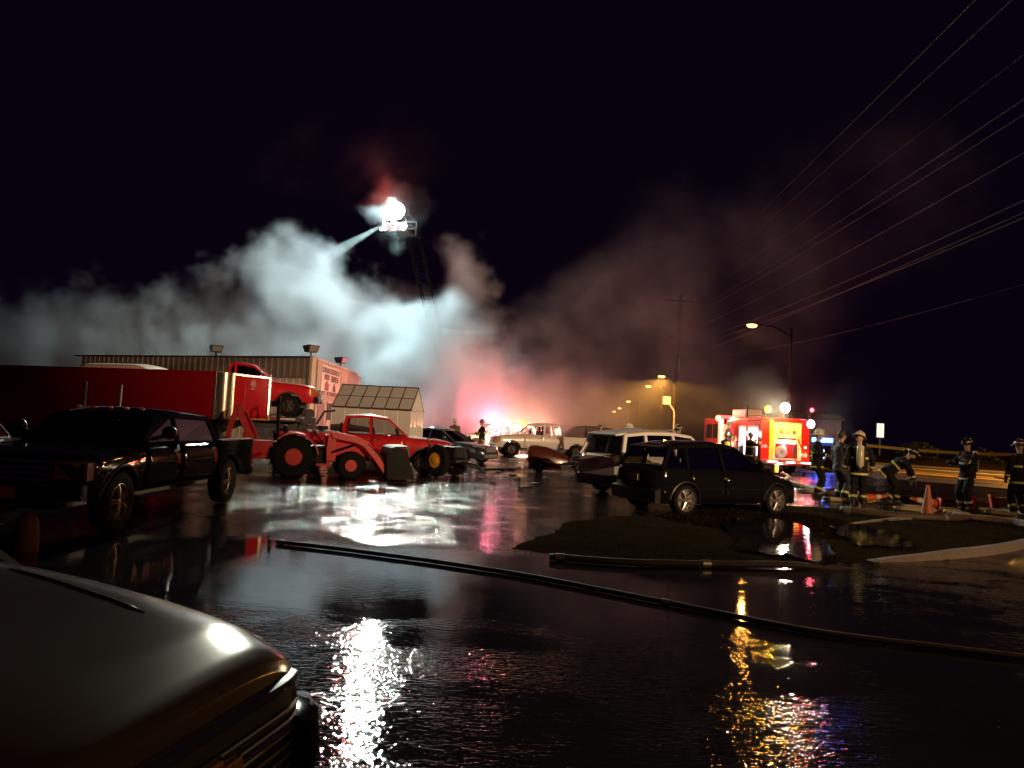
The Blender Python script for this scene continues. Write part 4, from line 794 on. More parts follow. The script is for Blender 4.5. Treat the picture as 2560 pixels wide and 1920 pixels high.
MB().tube([(-.5, -.15, .8), (-.55, -.15, 1.25)], .018, 5).build('control_lever', K_BLK, tk); MB().cyl((1.3, .15, 1.14), (1.3, .15, 1.55), .03, 8).build('exhaust', K_BLK, tk)
bh = MB(); bh.bx(-1.15, -.45, -.3, .3, .45, .95); bh.build('backhoe_frame', K_RED, tk, bevel=.02)
MB().bx(-1.35, -1.05, -.14, .14, .5, 1.15).build('swing_post', K_RED, tk, bevel=.02)
MB().prism([(-1.25, 1.05), (-1.02, 1.02), (-1.28, 1.70), (-1.42, 1.92), (-1.55, 1.88), (-1.5, 1.55)], -.10, .10).build('boom', K_RED, tk, bevel=.015)
MB().prism([(-1.42, 1.92), (-1.58, 1.86), (-1.75, 1.35), (-1.82, .85), (-1.70, .84), (-1.60, 1.35)], -.075, .075).build('dipper', K_RED, tk, bevel=.012)
MB().cyl((-1.05, .0, 1.15), (-1.33, .0, 1.62), .05, 8).build('boom_cylinder', K_BLK, tk); MB().cyl((-.95, -.16, 1.0), (-1.3, -.16, 1.72), .04, 8).build('hydraulic_hose', K_RED, tk)
MB().prism([(-1.95, .95), (-1.65, .88), (-1.55, .55), (-1.75, .42), (-2.0, .55)], -.22, .22).build('digging_bucket', K_BLK, tk, bevel=.01)
for s in (1, -1): MB().tube([(-.85, s*.3, .6), (-1.1, s*.75, .5), (-1.15, s*.8, .06)], .05, 6).build('stabiliser', K_RED, tk)
# pump cart with a yellow hubbed wheel
pcrt = thing('pump_cart', 'dark wheeled pump cart with a yellow hub beside the loader bucket', 'cart', (-1.95, 24.5, 0), radians(-38))
YH = mat('yellow_hub', (.62, .33, .03), rough=.45)
for s in (1, -1):
    o = MB().lathe([(.24, -.12), (.44, -.12), (.5, -.06), (.5, .06), (.44, .12), (.24, .12)], axis='Y', n=24, cap=False).build('wheel', RUBBER, pcrt, smooth=.6); o.location = (0, s*.42, .5); o.rotation_euler = (0, 0, pi if s < 0 else 0)
    MB().lathe([(.25, .11), (.22, .11), (.2, .02), (.13, .05), (.11, .14), (.001, .15), (.001, -.05), (.25, -.08)], axis='Y', n=20).build('hub', YH, o, smooth=.6)
MB().bx(-.55, .6, -.28, .28, .55, .95).build('tank', K_BLK, pcrt, bevel=.08, seg=3); MB().tube([(.5, 0, .5), (1.2, 0, .45), (1.5, 0, .3)], .04, 6).build('drawbar', DARK_METAL, pcrt); MB().box((.1, 0, .5), (1.1, .5, .08)).build('frame', DARK_METAL, pcrt)
MB().tube([(-.5, .2, .9), (-.7, .2, 1.15), (-.7, -.2, 1.15), (-.5, -.2, .9)], .02, 6).build('push_handle', GALV, pcrt)
mn = thing('ground_monitor', 'white portable water monitor pole on short legs', 'water monitor', (-1.95, 27.4, 0), 0)
for k in range(3): MB().tube([(0, 0, .22), (.34*cos(k*tau/3+.4), .34*sin(k*tau/3+.4), .02)], .03, 6).build('leg', mat('monitor_red', (.35, .05, .05), rough=.4), mn)
MB().cyl((0, 0, .2), (0, 0, .92), .045, 10).build('pole', mat('monitor_white', (.72, .68, .64), rough=.35), mn); MB().cyl((0, 0, .50), (0, 0, .60), .06, 10).build('clamp', K_BLK, mn); MB().tube([(0, 0, .3), (.25, -.05, .3), (.42, -.08, .26)], .05, 8).build('outlet', DARK_METAL, mn)
# low machine with a rounded cowl in the middle of the lot
cm = thing('cowled_machine', 'low dark machine with a rounded red brown cowl on the wet lot', 'machine', (1.75, 29.6, 0), radians(176)); CW = mat('cowl_dark_red', (.075, .018, .013), rough=.3, coat=.4)
MB().rings([[(x, w*cos(a), z0_+(zt-z0_)*max(0, sin(a))**.7) for a in [pi*i/12 for i in range(13)]] for x, w, z0_, zt in ((-.55, .30, .42, .60), (-.2, .42, .36, .80), (.3, .47, .34, .95), (.75, .46, .34, 1.0), (.95, .44, .36, .98), (1.0, .40, .4, .9))]).build('upper_cowl', CW, cm, smooth=.7)
MB().rings([[(x, w*cos(a), .08+(zt-.08)*max(0, sin(a))**.5) for a in [pi*i/12 for i in range(13)]] for x, w, zt in ((-.3, .36, .3), (.2, .44, .40), (.85, .45, .42), (.95, .40, .38))]).build('lower_cowl', CW, cm, smooth=.7)
put_wheels(cm, (.55, -1.0), .44, .24, make_wheel_meshes(.24, .13, .16, DW, 6)); MB().box((-.7, 0, .38), (1.0, .42, .14)).build('seat_pan', K_BLK, cm, bevel=.04); MB().box((-.95, 0, .58), (.5, .4, .2)).build('seat', K_BLK, cm, bevel=.06)
MB().tube([(.0, -.34, .80), (-.25, -.36, .92), (-.28, -.1, .86), (-.28, .1, .86), (-.25, .36, .92), (.0, .34, .80)], .018, 6).build('handlebar', CHROME, cm); MB().box((-.5, 0, .24), (1.5, .5, .08)).build('chassis', DARK_METAL, cm)
bo = thing('red_bollard', 'round topped red bollard beyond the silver car hood', 'bollard', (-5.52, 9.0, 0)); MB().lathe([(.135, 0), (.13, .22), (.12, .32), (.10, .38), (.06, .415), (.001, .425)], n=18).build('post', mat('bollard_red', (.07, .014, .012), rough=.7, vary=.35, vscale=8), bo, smooth=.8)
# ------------------------------------------------------------------ fire engine, rear towards the camera
E_RED = paint('engine_red', (.46, .015, .015), rough=.25); E_CRM = mat('engine_cream_panel', (.70, .60, .42), rough=.35, vary=.08); E_DIA = mat('diamond_plate', (.45, .44, .43), rough=.35, metal=.7, bump=.4, bscale=30); E_YEL = mat('engine_yellow_stripe', (.62, .44, .05), rough=.4)
fe = thing('fire_engine', 'red and cream fire engine seen from behind with all lights glowing', 'fire engine', (13.25, 37.0, 0), radians(94.6))
MB().bx(.02, 4.6, -1.18, 1.18, .62, 2.55).build('body', E_RED, fe, bevel=.02)
for s in (1, -1): MB().bx(.0, .05, s*1.19, s*.80, .66, 2.52).build('rear_column', E_RED, fe, bevel=.01)
MB().bx(-.02, .03, .62, .795, .62, 2.6).build('rear_stripe', E_YEL, fe)
up2 = MB().bx(-.02, .03, -.79, .60, 1.86, 2.50).build('upper_hatch', E_CRM, fe, bevel=.01)
for y in (.22, -.40): MB().bx(-.05, -.021, y-.07, y+.07, 1.98, 2.14).build('latch', mat('latch_brass', (.28, .20, .11), rough=.4, metal=.5), up2)
MB().bx(-.045, -.021, -.16, -.02, 2.0, 2.04).build('hatch_plate', DARK_METAL, up2)
MB().bx(-.03, .03, -.79, .60, 1.60, 1.85).build('tray_panel', E_CRM, fe, bevel=.01); MB().bx(-.034, -.028, -.52, .40, 1.70, 1.77).build('tray_slot', DARK_METAL, fe)
cpt = MB()
for (a, b_, c, d) in ((-.79, .60, 1.50, 1.59), (-.79, .60, .72, .80), (.5, .60, .80, 1.50), (-.79, -.62, .80, 1.50)): cpt.bx(-.03, .03, a, b_, c, d)
cpt.build('compartment_surround', E_CRM, fe)
MB().bx(.031, .04, -.62, .5, .80, 1.50).build('compartment_back', mat('bright_compartment', (.75, .75, .76), rough=.4), fe)
MB().lathe([(.24, -.1), (.3, -.06), (.3, .06), (.24, .1), (.1, .1), (.1, -.1)], (-.06, .22, 1.10), axis='X', n=20).build('hose_reel', mat('reel_grey', (.2, .2, .22), rough=.5), fe); MB().bx(-.09, .02, -.5, -.38, .82, 1.4).build('extinguisher', DARK_METAL, fe, bevel=.03)
for y in (.30, -.35): MB().bx(-.06, -.031, y-.12, y+.12, 1.505, 1.55).build('compartment_lamp', lamp_mat('cool_strip', (1, .96, 1.0), 5), fe)
point_light('rear_compartment_light', (-.25, -.05, 1.45), (1, .95, 1), ENGINE_W*.006, .06, fe)
MB().bx(-.45, .01, -1.15, 1.15, .50, .60).build('tailboard', E_DIA, fe, bevel=.01); MB().bx(-.46, -.45, -1.1, 1.1, .52, .58).build('tailboard_stripe', E_RED, fe)
MB().tube([(-.04, -.60, 1.75), (-.30, -1.0, .66)], .03, 6).build('folding_strut', E_RED, fe)
for (y, z, c, n_, st, w, r) in ((.98, 1.33, (1, .05, .04), 'tail_light', 5, .12, .09), (-.98, 1.0, (1, .06, .03), 'tail_light', 6, .35, .12), (-1.0, 1.36, (1, .5, .5), 'marker_light', 4, 0, .06)):
    MB().lathe([(.001, -.05), (r*.8, -.045), (r, -.02), (r, .03), (.001, .03)], (-.02, y, z), axis='X', n=14).build(n_, lamp_mat('red_lamp_%d' % st, c, st), fe, smooth=.8)
    if w: point_light('tail_light_glow', (-.25, y, z), c, ENGINE_W*w*.12, .08, fe)
for (y0, y1) in ((.55, 1.05), (-.6, -1.1), (-.3, .12)): MB().bx(-.475, -.462, y0, y1, .60, .66).build('step_light', lamp_mat('step_white', (1, .82, .8), 5 if abs(y0) > .4 else 3), fe)
point_light('step_light_glow', (-.8, .3, .5), (1, .6, .5), ENGINE_W*.012, .1, fe)
MB().bx(.2, 4.5, -1.1, 1.1, 2.552, 2.72).build('hose_bed_rail', E_RED, fe, bevel=.02); MB().bx(2.6, 4.4, .1, 1.0, 2.725, 3.15).build('hose_bed_cover', mat('white_tarp', (.75, .73, .68), rough=.6), fe, bevel=.04)
MB().tube([(.15, .9, 2.62), (.15, .9, 2.80), (4.4, .9, 2.80)], .025, 6).build('grab_rail', CHROME, fe)
point_light('amber_wash', (-1.0, .6, 3.2), (1, .50, .06), ENGINE_W*.34, .1, fe, spot=radians(100), aim=(.75, -.2, -.9))  # added light without a fitting, spilling amber onto the engine rear
# rear and roof lamps
def head(x, y, z, r, col, st, w, name, soft=.12, base=2.72, stalk=True, spot=None, aim=None):
    o = MB().lathe([(.001, -.8*r), (.7*r, -.6*r), (r, 0), (.7*r, .6*r), (.001, .8*r)], (x, y, z), axis='X', n=16).build(name, lamp_mat('lamp_'+name, col, st), fe, smooth=.9)
    if stalk: MB().tube([(x+.1, y, base), (x+.1, y, z-r*.4)], .035, 6).build('stalk', CHROME, fe)
    if w: point_light(name+'_light', (x-r-.12, y, z), col, w, soft, fe, spot, aim)
head(-.05, .93, 3.10, .17, (1, .50, .03), 8, ENGINE_W*.22, 'amber_flood', spot=radians(104), aim=(-.45, .9, -.1))
head(-.05, .08, 3.22, .25, (1, .82, .55), 14, ENGINE_W, 'white_flood', spot=radians(104), aim=(-.45, .9, -.1))
head(-.05, -1.25, 3.18, .10, (1, .08, .12), 6, ENGINE_W*.04, 'red_marker', base=2.5)
head(-.05, -1.22, 2.50, .20, (.9, 1.0, 1.0), 12, ENGINE_W*.25, 'scene_lamp', stalk=False, spot=radians(150), aim=(-.5, -1, -.1)); MB().bx(-.05, .2, -1.45, -1.0, 2.35, 2.66).build('scene_lamp_box', CHROME, fe)
MB().tube([(.1, -1.2, 2.5), (.1, -1.2, 3.1)], .03, 6).build('marker_mast', CHROME, fe); MB().tube([(2.2, 1.05, 2.72), (2.2, 1.05, 3.4), (2.2, 1.2, 3.55)], .035, 6).build('exhaust_mast', CHROME, fe)
# left side: lit open lockers, pump panel
lk = mat('bright_compartment', (.75, .75, .76)); STRIP = lamp_mat('locker_strip', (.93, .93, 1.0), 4)
for (x0, x1) in ((.35, 1.7), (1.9, 2.9)):
    fr_ = MB(); [fr_.bx(a, b_, 1.181, 1.20, c, d) for (a, b_, c, d) in ((x0, x1, 2.22, 2.30), (x0, x0+.06, .75, 2.22), (x1-.06, x1, .75, 2.22), (x0, x1, .68, .75))]
    o = fr_.build('locker_frame', mat('locker_frame_orange', (.5, .2, .1), rough=.4), fe); MB().bx(x0+.06, x1-.06, 1.181, 1.186, .75, 2.22).build('locker_interior', lk, o)
    for x in (x0+.14, x1-.2): MB().bx(x-.05, x+.05, 1.187, 1.20, .85, 2.15).build('locker_strip_light', STRIP, o)
    MB().bx(x0+.3, x0+.62, 1.187, 1.30, .78, 1.25).build('stowed_gear', DARK_METAL, o, bevel=.03)
    point_light('locker_light', ((x0+x1)/2, 1.55, 1.9), (.95, .95, 1), ENGINE_W*.01, .1, fe)
for k in range(3): MB().bx(.40+.5*k, .62+.5*k, 1.201, 1.206, 2.33, 2.40).build('side_marking', DARK_METAL, fe)
pp = MB().bx(4.6, 5.6, -1.16, 1.16, .60, 2.35).build('pump_panel', E_DIA, fe, bevel=.02)
for i in range(3):
    for j in range(2): MB().lathe([(.001, .05), (.09, .04), (.1, 0), (.001, -.01)], (4.8+.3*i, 1.17, 1.5+.35*j), axis='Y', n=12).build('gauge', mat('gauge_white', (.7, .7, .68), rough=.3), pp)
MB().ball((4.3, 1.28, 1.28), .16, 12, 8).build('work_lamp', lamp_mat('work_lamp_warm', (1, .80, .45), 8), fe, smooth=3.2); point_light('work_lamp_light', (4.0, 1.75, 1.5), (1, .78, .42), ENGINE_W*.06, .12, fe)
MB().tube([(4.75, .9, 2.36), (4.75, .9, 2.62), (5.4, .9, 2.62), (5.4, .9, 2.36)], .03, 6).build('deck_rail', CHROME, fe)
cb = MB().bx(5.7, 8.4, -1.17, 1.17, .62, 2.68).build('cab', E_RED, fe, bevel=.06, seg=3)
for (x0, x1) in ((5.95, 6.8), (7.0, 7.9)):
    MB().bx(x0, x1, 1.171, 1.185, 1.55, 2.35).build('cab_window', G_TINT, cb); d_ = MB().bx(x0-.05, x1+.05, 1.171, 1.18, .8, 1.5).build('cab_door', E_RED, cb); MB().bx(x0, x0+.12, 1.181, 1.21, 1.25, 1.3).build('handle', CHROME, d_)
MB().bx(8.39, 8.42, -1.0, 1.0, 1.55, 2.4).build('windshield', G_TINT, cb); MB().bx(8.4, 8.75, -1.15, 1.15, .55, .85).build('front_bumper', CHROME, fe)
MB().bx(5.9, 6.4, .3, 1.1, 2.69, 2.85).build('light_bar', lamp_mat('cab_red_bar', (1, .06, .05), 5), fe)
MB().bx(5.2, 5.55, 1.17, 1.34, 1.2, 2.62).build('lit_pillar', mat('white_pillar', (.78, .76, .72), rough=.4), fe)
head(5.35, 1.42, 2.66, .17, (1, .12, .06), 9, ENGINE_W*.12, 'red_beacon', stalk=False); MB().tube([(5.4, 1.3, 2.6), (5.5, .7, 2.62), (5.5, .3, 2.75)], .05, 6).build('beacon_arm', CHROME, fe)
put_wheels(fe, (1.7, 6.9), 1.0, .52, make_wheel_meshes(.52, .30, .30, ALLOY, 6)); MB().bx(.3, 8.2, -.5, .5, .4, .615).build('chassis', DARK_METAL, fe)
MB().bx(-.5, -.1, .50, .70, .12, .50).build('mud_flap', mat('reflective_yellow', (.6, .58, .12), rough=.4), fe); 
# patrol car with blue bar behind the firefighters
pc_, _ = car('patrol_car', 'dark patrol car with a glowing blue roof light beyond the fire engine', 'police car', (18.6, 45.6, 0), radians(-100), P_GREY,
    [(-2.45, .82, .7), (-2.3, .92, .82), (-1.9, .96, .9), (-1, .96, .93), (.6, .94, .93), (.95, .92, .92), (1.6, .85, .88), (2.2, .75, .82), (2.4, .6, .66)], (1.45, -1.4), .35, .24,
    [(.95, .1, 1.44), (-.35, -.35, 1.49), (-1.75, -1.1, 1.40)], .95, .87, .65, doors=((-.3, .85), (-1.15, -.35)), hz=.68, tz=.82)
MB().bx(-.5, -.2, -.6, .6, 1.60, 1.63).build('light_bar_base', DARK_METAL, pc_); MB().bx(-.48, -.22, -.58, .58, 1.632, 1.90).build('light_bar_lens', lamp_mat('blue_flash', (.10, .24, 1.0), 7), pc_, bevel=.02)
point_light('blue_light', (.1, 0, 2.0), (.08, .14, 1), ENGINE_W*.08, .12, pc_)
# ------------------------------------------------------------------ aerial platform high in the smoke
AE = Vector((-8.7, 55.0, 15.1)); ap = thing('aerial_platform', 'aerial ladder platform with blazing floodlights high above the smoke', 'aerial platform', AE, radians(160))
bk = MB()
for z in (0, .5, 1.0): bk.tube([(-.9, -.8, z), (.9, -.8, z), (.9, .8, z), (-.9, .8, z), (-.9, -.8, z)], .04, 6)
for x in (-.9, 0, .9):
    for y in (-.8, .8): bk.tube([(x, y, 0), (x, y, 1.0)], .035, 6)
bk.build('basket_rail', mat('basket_grey', (.025, .025, .025), rough=.7), ap); MB().bx(-.9, .9, -.8, .8, -.08, .0).build('basket_floor', DARK_METAL, ap); MB().bx(-.85, .85, .80, .83, .05, .5).build('basket_panel', E_RED, ap)
FLC = (.64, .95, 1.0)
for (x, y, z, r, col, st, nm) in ((0, .6, 1.45, .60, (1, 1, .90), 45, 'main_floodlight'), (-.75, .85, .25, .26, (1, .98, .90), 16, 'side_floodlight'), (.75, .85, .15, .16, (1, .9, .8), 10, 'side_floodlight'), (.1, .9, .55, .13, (1, .5, .08), 8, 'amber_lamp'), (1.0, .85, .1, .12, (1, .9, .85), 8, 'side_floodlight')):  # main lens oversized, its glare put into the shape
    MB().ball((x, y, z), r, 16, 10, (1, .7, 1)).build(nm, lamp_mat('aerial_%s_%d' % (nm, st), col, st), ap, smooth=3.2)
MB().tube([(0, .5, 1.0), (0, .5, 1.2)], .05, 6).build('floodlight_stalk', DARK_METAL, ap)
def flood(name, loc, watts, aim, spread, col=FLC):   # aim is a world direction
    d = Matrix.Rotation(-radians(160), 3, 'Z') @ Vector(aim); point_light(name, loc, col, watts, .3, ap, radians(spread), d, .5)
flood('main_floodlight_light', (0, 1.3, 1.5), AERIAL_W, (-.55, .25, -.75), 118)
flood('side_floodlight_light', (-.4, 1.3, -.6), AERIAL_W*.5, (.22, .40, -.85), 82)
flood('right_floodlight_light', (-.6, 1.2, .4), AERIAL_W*.13, (1, .55, -.25), 100)
flood('glare_light', (0, 1.3, 1.9), AERIAL_W*2.5, (.10, -1, -.36), 66, (.94, 1, .84))
point_light('aerial_red_light', (1.2, .6, 3.2), (1, .10, .07), AERIAL_W*.045, .15, ap)  # light without a lens, assumed from the red glow above the platform
# ladder runs down to a truck hidden in the smoke
lad = MB(); a0, a1 = Vector((-.7, -.7, -.2)), Vector((1.0, -13.5, -12.2)); sd = Vector((1, .1, 0)).normalized()*.45
for s in (1, -1):
    for dz in (0, .55): lad.tube([a0+sd*s+Vector((0, 0, dz)), a1+sd*s+Vector((0, 0, dz))], .06, 5)
n_ = 44
for k in range(n_):
    p = a0.lerp(a1, k/n_); lad.tube([p-sd, p+sd], .025, 4)
    for s in (1, -1): lad.tube([p+sd*s, a0.lerp(a1, (k+1)/n_)+sd*s+Vector((0, 0, .55))], .02, 4)
lad.build('ladder', mat('ladder_alloy', (.006, .006, .006), rough=.9, spec=0), ap); MB().tube([(0, .85, .75), (.25, 1.05, .72), (.55, 1.35, .60)], [.11, .09, .06], 8).build('nozzle', DARK_METAL, ap)
MB().box(tuple(a1+Vector((0, 0, -1.4))), (2.4, 2.4, 2.8)).build('turntable', E_RED, ap, bevel=.1)
# water stream from the nozzle, and the drops falling from it
def fluff(name, dens, col=(.93, .95, .95)):
    m = bpy.data.materials.new(name); m.use_nodes = True; t = m.node_tree; t.nodes.remove(t.nodes['Principled BSDF'])
    v = t.nodes.new('ShaderNodeVolumePrincipled'); v.inputs['Color'].default_value = col+(1,); v.inputs['Density'].default_value = dens; t.links.new(v.outputs[0], t.nodes['Material Output'].inputs['Volume']); return m
n0 = Vector((-9.45, 54.0, 15.55)); P2 = [n0+Vector((-t*1.0, -.03*t, -.62*t-.012*t*t)) for t in (0, .5, 1.1, 1.8, 2.5, 3.2, 3.9, 4.6)]
ws_ = thing('water_stream', 'bright water jet shooting from the aerial platform into the smoke', 'water jet', n0)
MB().tube([p-n0 for p in P2], [.05, .10, .16, .23, .31, .40, .50, .60], 12).build('jet', fluff('jet_spray', .11), ws_)
# ------------------------------------------------------------------ hoses, cones, tape and other small things
HOSE_D = mat('dark_hose', (.030, .022, .022), rough=.7, bump=.4, bscale=60, vary=.3, vscale=5); HOSE_Y = mat('pale_hose', (.46, .38, .20), rough=.7, bump=.3, bscale=60, vary=.2, vscale=4); HOSE_B = mat('brown_supply_hose', (.065, .045, .032), rough=.65, bump=.3, bscale=40, vary=.35, vscale=3); HOSE_R = mat('red_hose', (.20, .03, .02), rough=.65)
def hose(pts, r, m, label, flat=1.0, z=None, n=7, name='fire_hose'):
    P = spline([(p[0], p[1], (p[2] if len(p) > 2 else r*flat+.004)) for p in pts], n)
    P = [p+Vector((mnoise.noise(p*.9)*.05, mnoise.noise(p*.9+Vector((7, 3, 0)))*.05, 0)) for p in P]
    o = MB().tube(P, r, 10, flat=flat).build(name, m, None, smooth=3.2)
    for k in ((1, 3), (len(P)//2, len(P)//2+1)):     # metal couplings
        MB().tube([P[k[0]], P[k[0]].lerp(P[k[1]], .5 if k[1]-k[0] > 1 else .6)], r*1.22, 10, flat=flat).build('coupling', GALV, o, smooth=.8)
    return tag(o, label, 'hose', 'fire hoses on the ground')
hose([(-3.0, 10.3), (-2.5, 10.15), (-1.82, 9.9), (-.2, 9.2), (1.06, 8.35), (2.0, 7.65), (2.74, 7.1), (3.6, 6.75), (4.6, 6.5), (7.5, 6.2)], .027, HOSE_D, 'long dark fire hose crossing the whole wet foreground')
hose([(.62, 10.15), (1.5, 10.05), (2.6, 10.2), (3.99, 10.5), (5.0, 10.8, -.05)], .045, HOSE_D, 'short stout dark hose end lying along the verge edge')
hose([(-1.5, 27.3, .28), (-.9, 27.4, .10), (0, 29.5), (.9, 31.5), (2.2, 33.5), (4, 35)], .05, HOSE_D, 'dark hose running from the white monitor across the lot')
hose([(8.2, 18.9), (9.0, 18.2), (10.2, 18.1), (11.2, 18.8), (11.3, 19.4)], .11, HOSE_B, 'thick brown supply hose bowed in front of the firefighters', flat=.8)
hose([(10.3, 20.6), (11.0, 20.3), (11.4, 20.7), (10.9, 21.2), (11.7, 21.4), (12.2, 20.9), (11.6, 20.4)], .075, HOSE_Y, 'pale yellow hose folded under the lying striped cone', flat=.7)
hose([(12.9, 20.9), (13.5, 20.6), (13.7, 21.0), (13.1, 21.4), (13.8, 21.6), (14.1, 21.1)], .08, HOSE_Y, 'pale yellow hose folded at the feet of the standing firefighter', flat=.7)
hose([(9.6, 25.5), (10.8, 24.7), (11.3, 23.8), (10.9, 22.9), (10.2, 22.3), (9.2, 22.5)], .075, HOSE_Y, 'pale hose curling behind the three firefighters', flat=.8)
hose([(10.2, 27.0), (12.0, 26.0), (13.8, 24.6), (15.6, 24.0)], .05, HOSE_R, 'red hose on the road behind the bending firefighter')
hose([(12.2, 18.6), (13.0, 19.4), (14.6, 19.9), (16.5, 20.6)], .06, HOSE_D, 'dark hose trailing past the standing firefighter boots')
hose([(14.3, 22.7, .95), (15.0, 23.1, .86), (15.7, 23.4, .84), (16.4, 23.3, .9)], .022, HOSE_B, 'thin pale line held between two firefighters', name='hand_line')
hose([(12.8, 36.0), (12.2, 33.5), (11.0, 30.5), (10.5, 27.5), (10.2, 24.5)], .09, HOSE_B, 'supply hose laid from the back of the fire engine')
# pump jets of traffic cones
C_OR = mat('cone_orange', (.62, .10, .025), rough=.55, vary=.15, vscale=8); C_WH = mat('cone_white_band', (.75, .70, .66), rough=.45); C_DK = mat('cone_base_black', (.03, .02, .02), rough=.6); C_DO = mat('cone_dull_orange', (.30, .085, .035), rough=.6, vary=.3, vscale=8)
def cone(label, loc, rz, m, bands, lying=False, tilt=0.0, sc_=1.0, basem=None):
    t = thing('traffic_cone', label, 'traffic cone', loc, rz, 'traffic cones')
    if lying: t.rotation_euler = (0, radians(80), rz); t.location.z = .17*sc_
    t.scale = (sc_,)*3
    MB().box((0, 0, .02), (.38, .38, .04)).build('base', basem or m, t, bevel=.015); rr = lambda z: .145-.115*z/.72
    MB().lathe([(rr(z), z) for z in (.04, .2, .4, .6, .70)]+[(.025, .72), (.001, .72)], n=18).build('cone', m, t, smooth=.8)
    for (a, b_) in bands: MB().lathe([(rr(a)+.003, a), (rr(b_)+.003, b_), (rr(b_)-.004, b_), (rr(a)-.004, a)], n=18).build('band', C_WH, t, smooth=.8)
    return t
cone('upright dull orange traffic cone on the verge edge', (10.0, 18.35, .02), .3, C_DO, (), sc_=1.12, basem=C_DO)
cone('orange and white striped cone lying beside the bending firefighter', (11.75, 21.0, 0), radians(165), C_OR, ((.18, .32), (.42, .55)), True)
cone('red orange cone tipped over behind the three firefighters', (9.95, 21.8, 0), radians(-20), C_OR, ((.45, .56),), True)
cone('red orange cone lying at the standing firefighter heels', (13.9, 22.2, 0), radians(-25), C_OR, (), True, sc_=1.25)
cone('red cone toppled against the lying cone at the road edge', (13.45, 22.5, 0), radians(60), mat('cone_red', (.5, .03, .05), rough=.5), (), True)
TAPE = mat('caution_yellow', (.66, .50, .10), rough=.5)
tp = thing('caution_tape', 'taut yellow caution tape stretched behind the firefighters', 'caution tape', (12.04, 26.0, 0))
a, b_ = Vector((0, 0, 1.66)), Vector((4.1, -3.6, 1.70))
MB().rings([[p+Vector((0, 0, -.045)), p+Vector((.004, .004, -.045)), p+Vector((.004, .004, .045)), p+Vector((0, 0, .045))] for p in [a.lerp(b_, k/16)-Vector((0, 0, .10*sin(pi*k/16))) for k in range(17)]]).build('tape', TAPE, tp)
for p in (a, b_): MB().tube([(p.x, p.y, 0), (p.x, p.y, p.z+.1)], .025, 6).build('stake', DARK_METAL, tp)
# floating litter and sods washed onto the lot
rg = random.Random(11); DB = mat('charred_debris', (.02, .015, .012), rough=.8)
for k, (x, y) in enumerate([(-.3, 27.6), (.2, 26.4), (-.8, 24.3), (.35, 24.9), (.9, 23.2), (-.4, 22.3), (.55, 21.4), (1.3, 25.8), (-1.3, 25.5), (.0, 29.0)]):
    m = MB(); a = rg.uniform(0, pi); L_ = rg.uniform(.15, .55)
    for j in range(3): m.hexa([Vector(p)+Vector((rg.uniform(-.03, .03), rg.uniform(-.03, .03), 0)) for p in ((-L_/2+j*.05, -.04, .0), (L_/2, -.03, .0), (L_/2, .03+j*.04, .0), (-L_/2, .05, .0), (-L_/2+.03, -.03, .03), (L_/2-.04, -.02, .04), (L_/2-.02, .02, .03), (-L_/2, .03, .05))])
    o = m.build('charred_board', DB, None); o.location = (x, y, .003); o.rotation_euler = (0, 0, a); tag(o, 'small charred fragment scattered on the wet lot before the white pickup', 'debris', 'charred fragments on the lot')
WM = mat('white_cover', (.6, .58, .55), rough=.5); tag(MB().lathe([(.001, .06), (.25, .05), (.4, .02), (.42, .003), (.001, .003)], (.45, 38.6, 0), n=16).build('white_disc', WM), 'flat white lid lying on the ground before the white pickup', 'lid')
# ------------------------------------------------------------------ people
SKIN = mat('skin', (.42, .26, .19), rough=.55); COAT = mat('turnout_black', (.011, .010, .0095), rough=.85, spec=.2, bump=.5, bscale=9, vary=.35, vscale=5); COAT_T = mat('turnout_tan', (.11, .075, .04), rough=.8, bump=.5, bscale=9, vary=.3, vscale=5)
BAND = mat('lime_reflective_band', (.55, .58, .16), rough=.35); BAND_S = mat('silver_reflective_band', (.55, .54, .50), rough=.3); BOOT = mat('rubber_boot', (.015, .014, .013), rough=.5); GLOVE = mat('work_glove', (.10, .075, .05), rough=.8)
HV = mat('hi_vis_vest', (.60, .66, .06), rough=.5); TANK = mat('air_cylinder', (.50, .47, .32), rough=.3)
def helm(c): return mat('helmet_'+c, {'black': (.02, .02, .02), 'yellow': (.50, .42, .20), 'white': (.66, .64, .60), 'red': (.45, .03, .02)}[c], rough=.28, coat=.3)
FOLD = bpy.data.textures.new('cloth_folds', 'CLOUDS'); FOLD.noise_scale = .10; FOLD.noise_depth = 2
def oval(m, pts, rad, n=14, side=Vector((0, 1, 0))):
    P = [Vector(p) for p in pts]; R = []
    for i, p in enumerate(P):
        t = (P[min(i+1, len(P)-1)]-P[max(i-1, 0)]).normalized(); sd = (side-t*side.dot(t)).normalized(); dp = sd.cross(t)
        R.append([p+sd*cos(k*tau/n)*rad[i][0]+dp*sin(k*tau/n)*rad[i][1] for k in range(n)])
    return m.rings(R)
def remesh(o, vox, it=2):
    q = o.modifiers.new('r', 'REMESH'); q.mode = 'VOXEL'; q.voxel_size = vox; q.use_smooth_shade = True
    s_ = o.modifiers.new('s', 'SMOOTH'); s_.iterations = it; s_.factor = .5
    if it == 3:   # cloth folds
        d_ = o.modifiers.new('d', 'DISPLACE'); d_.texture = FOLD; d_.strength = .045; d_.mid_level = .5; d_.texture_coords = 'LOCAL'
def lerp3(a, b, t): return Vector(a).lerp(Vector(b), t)
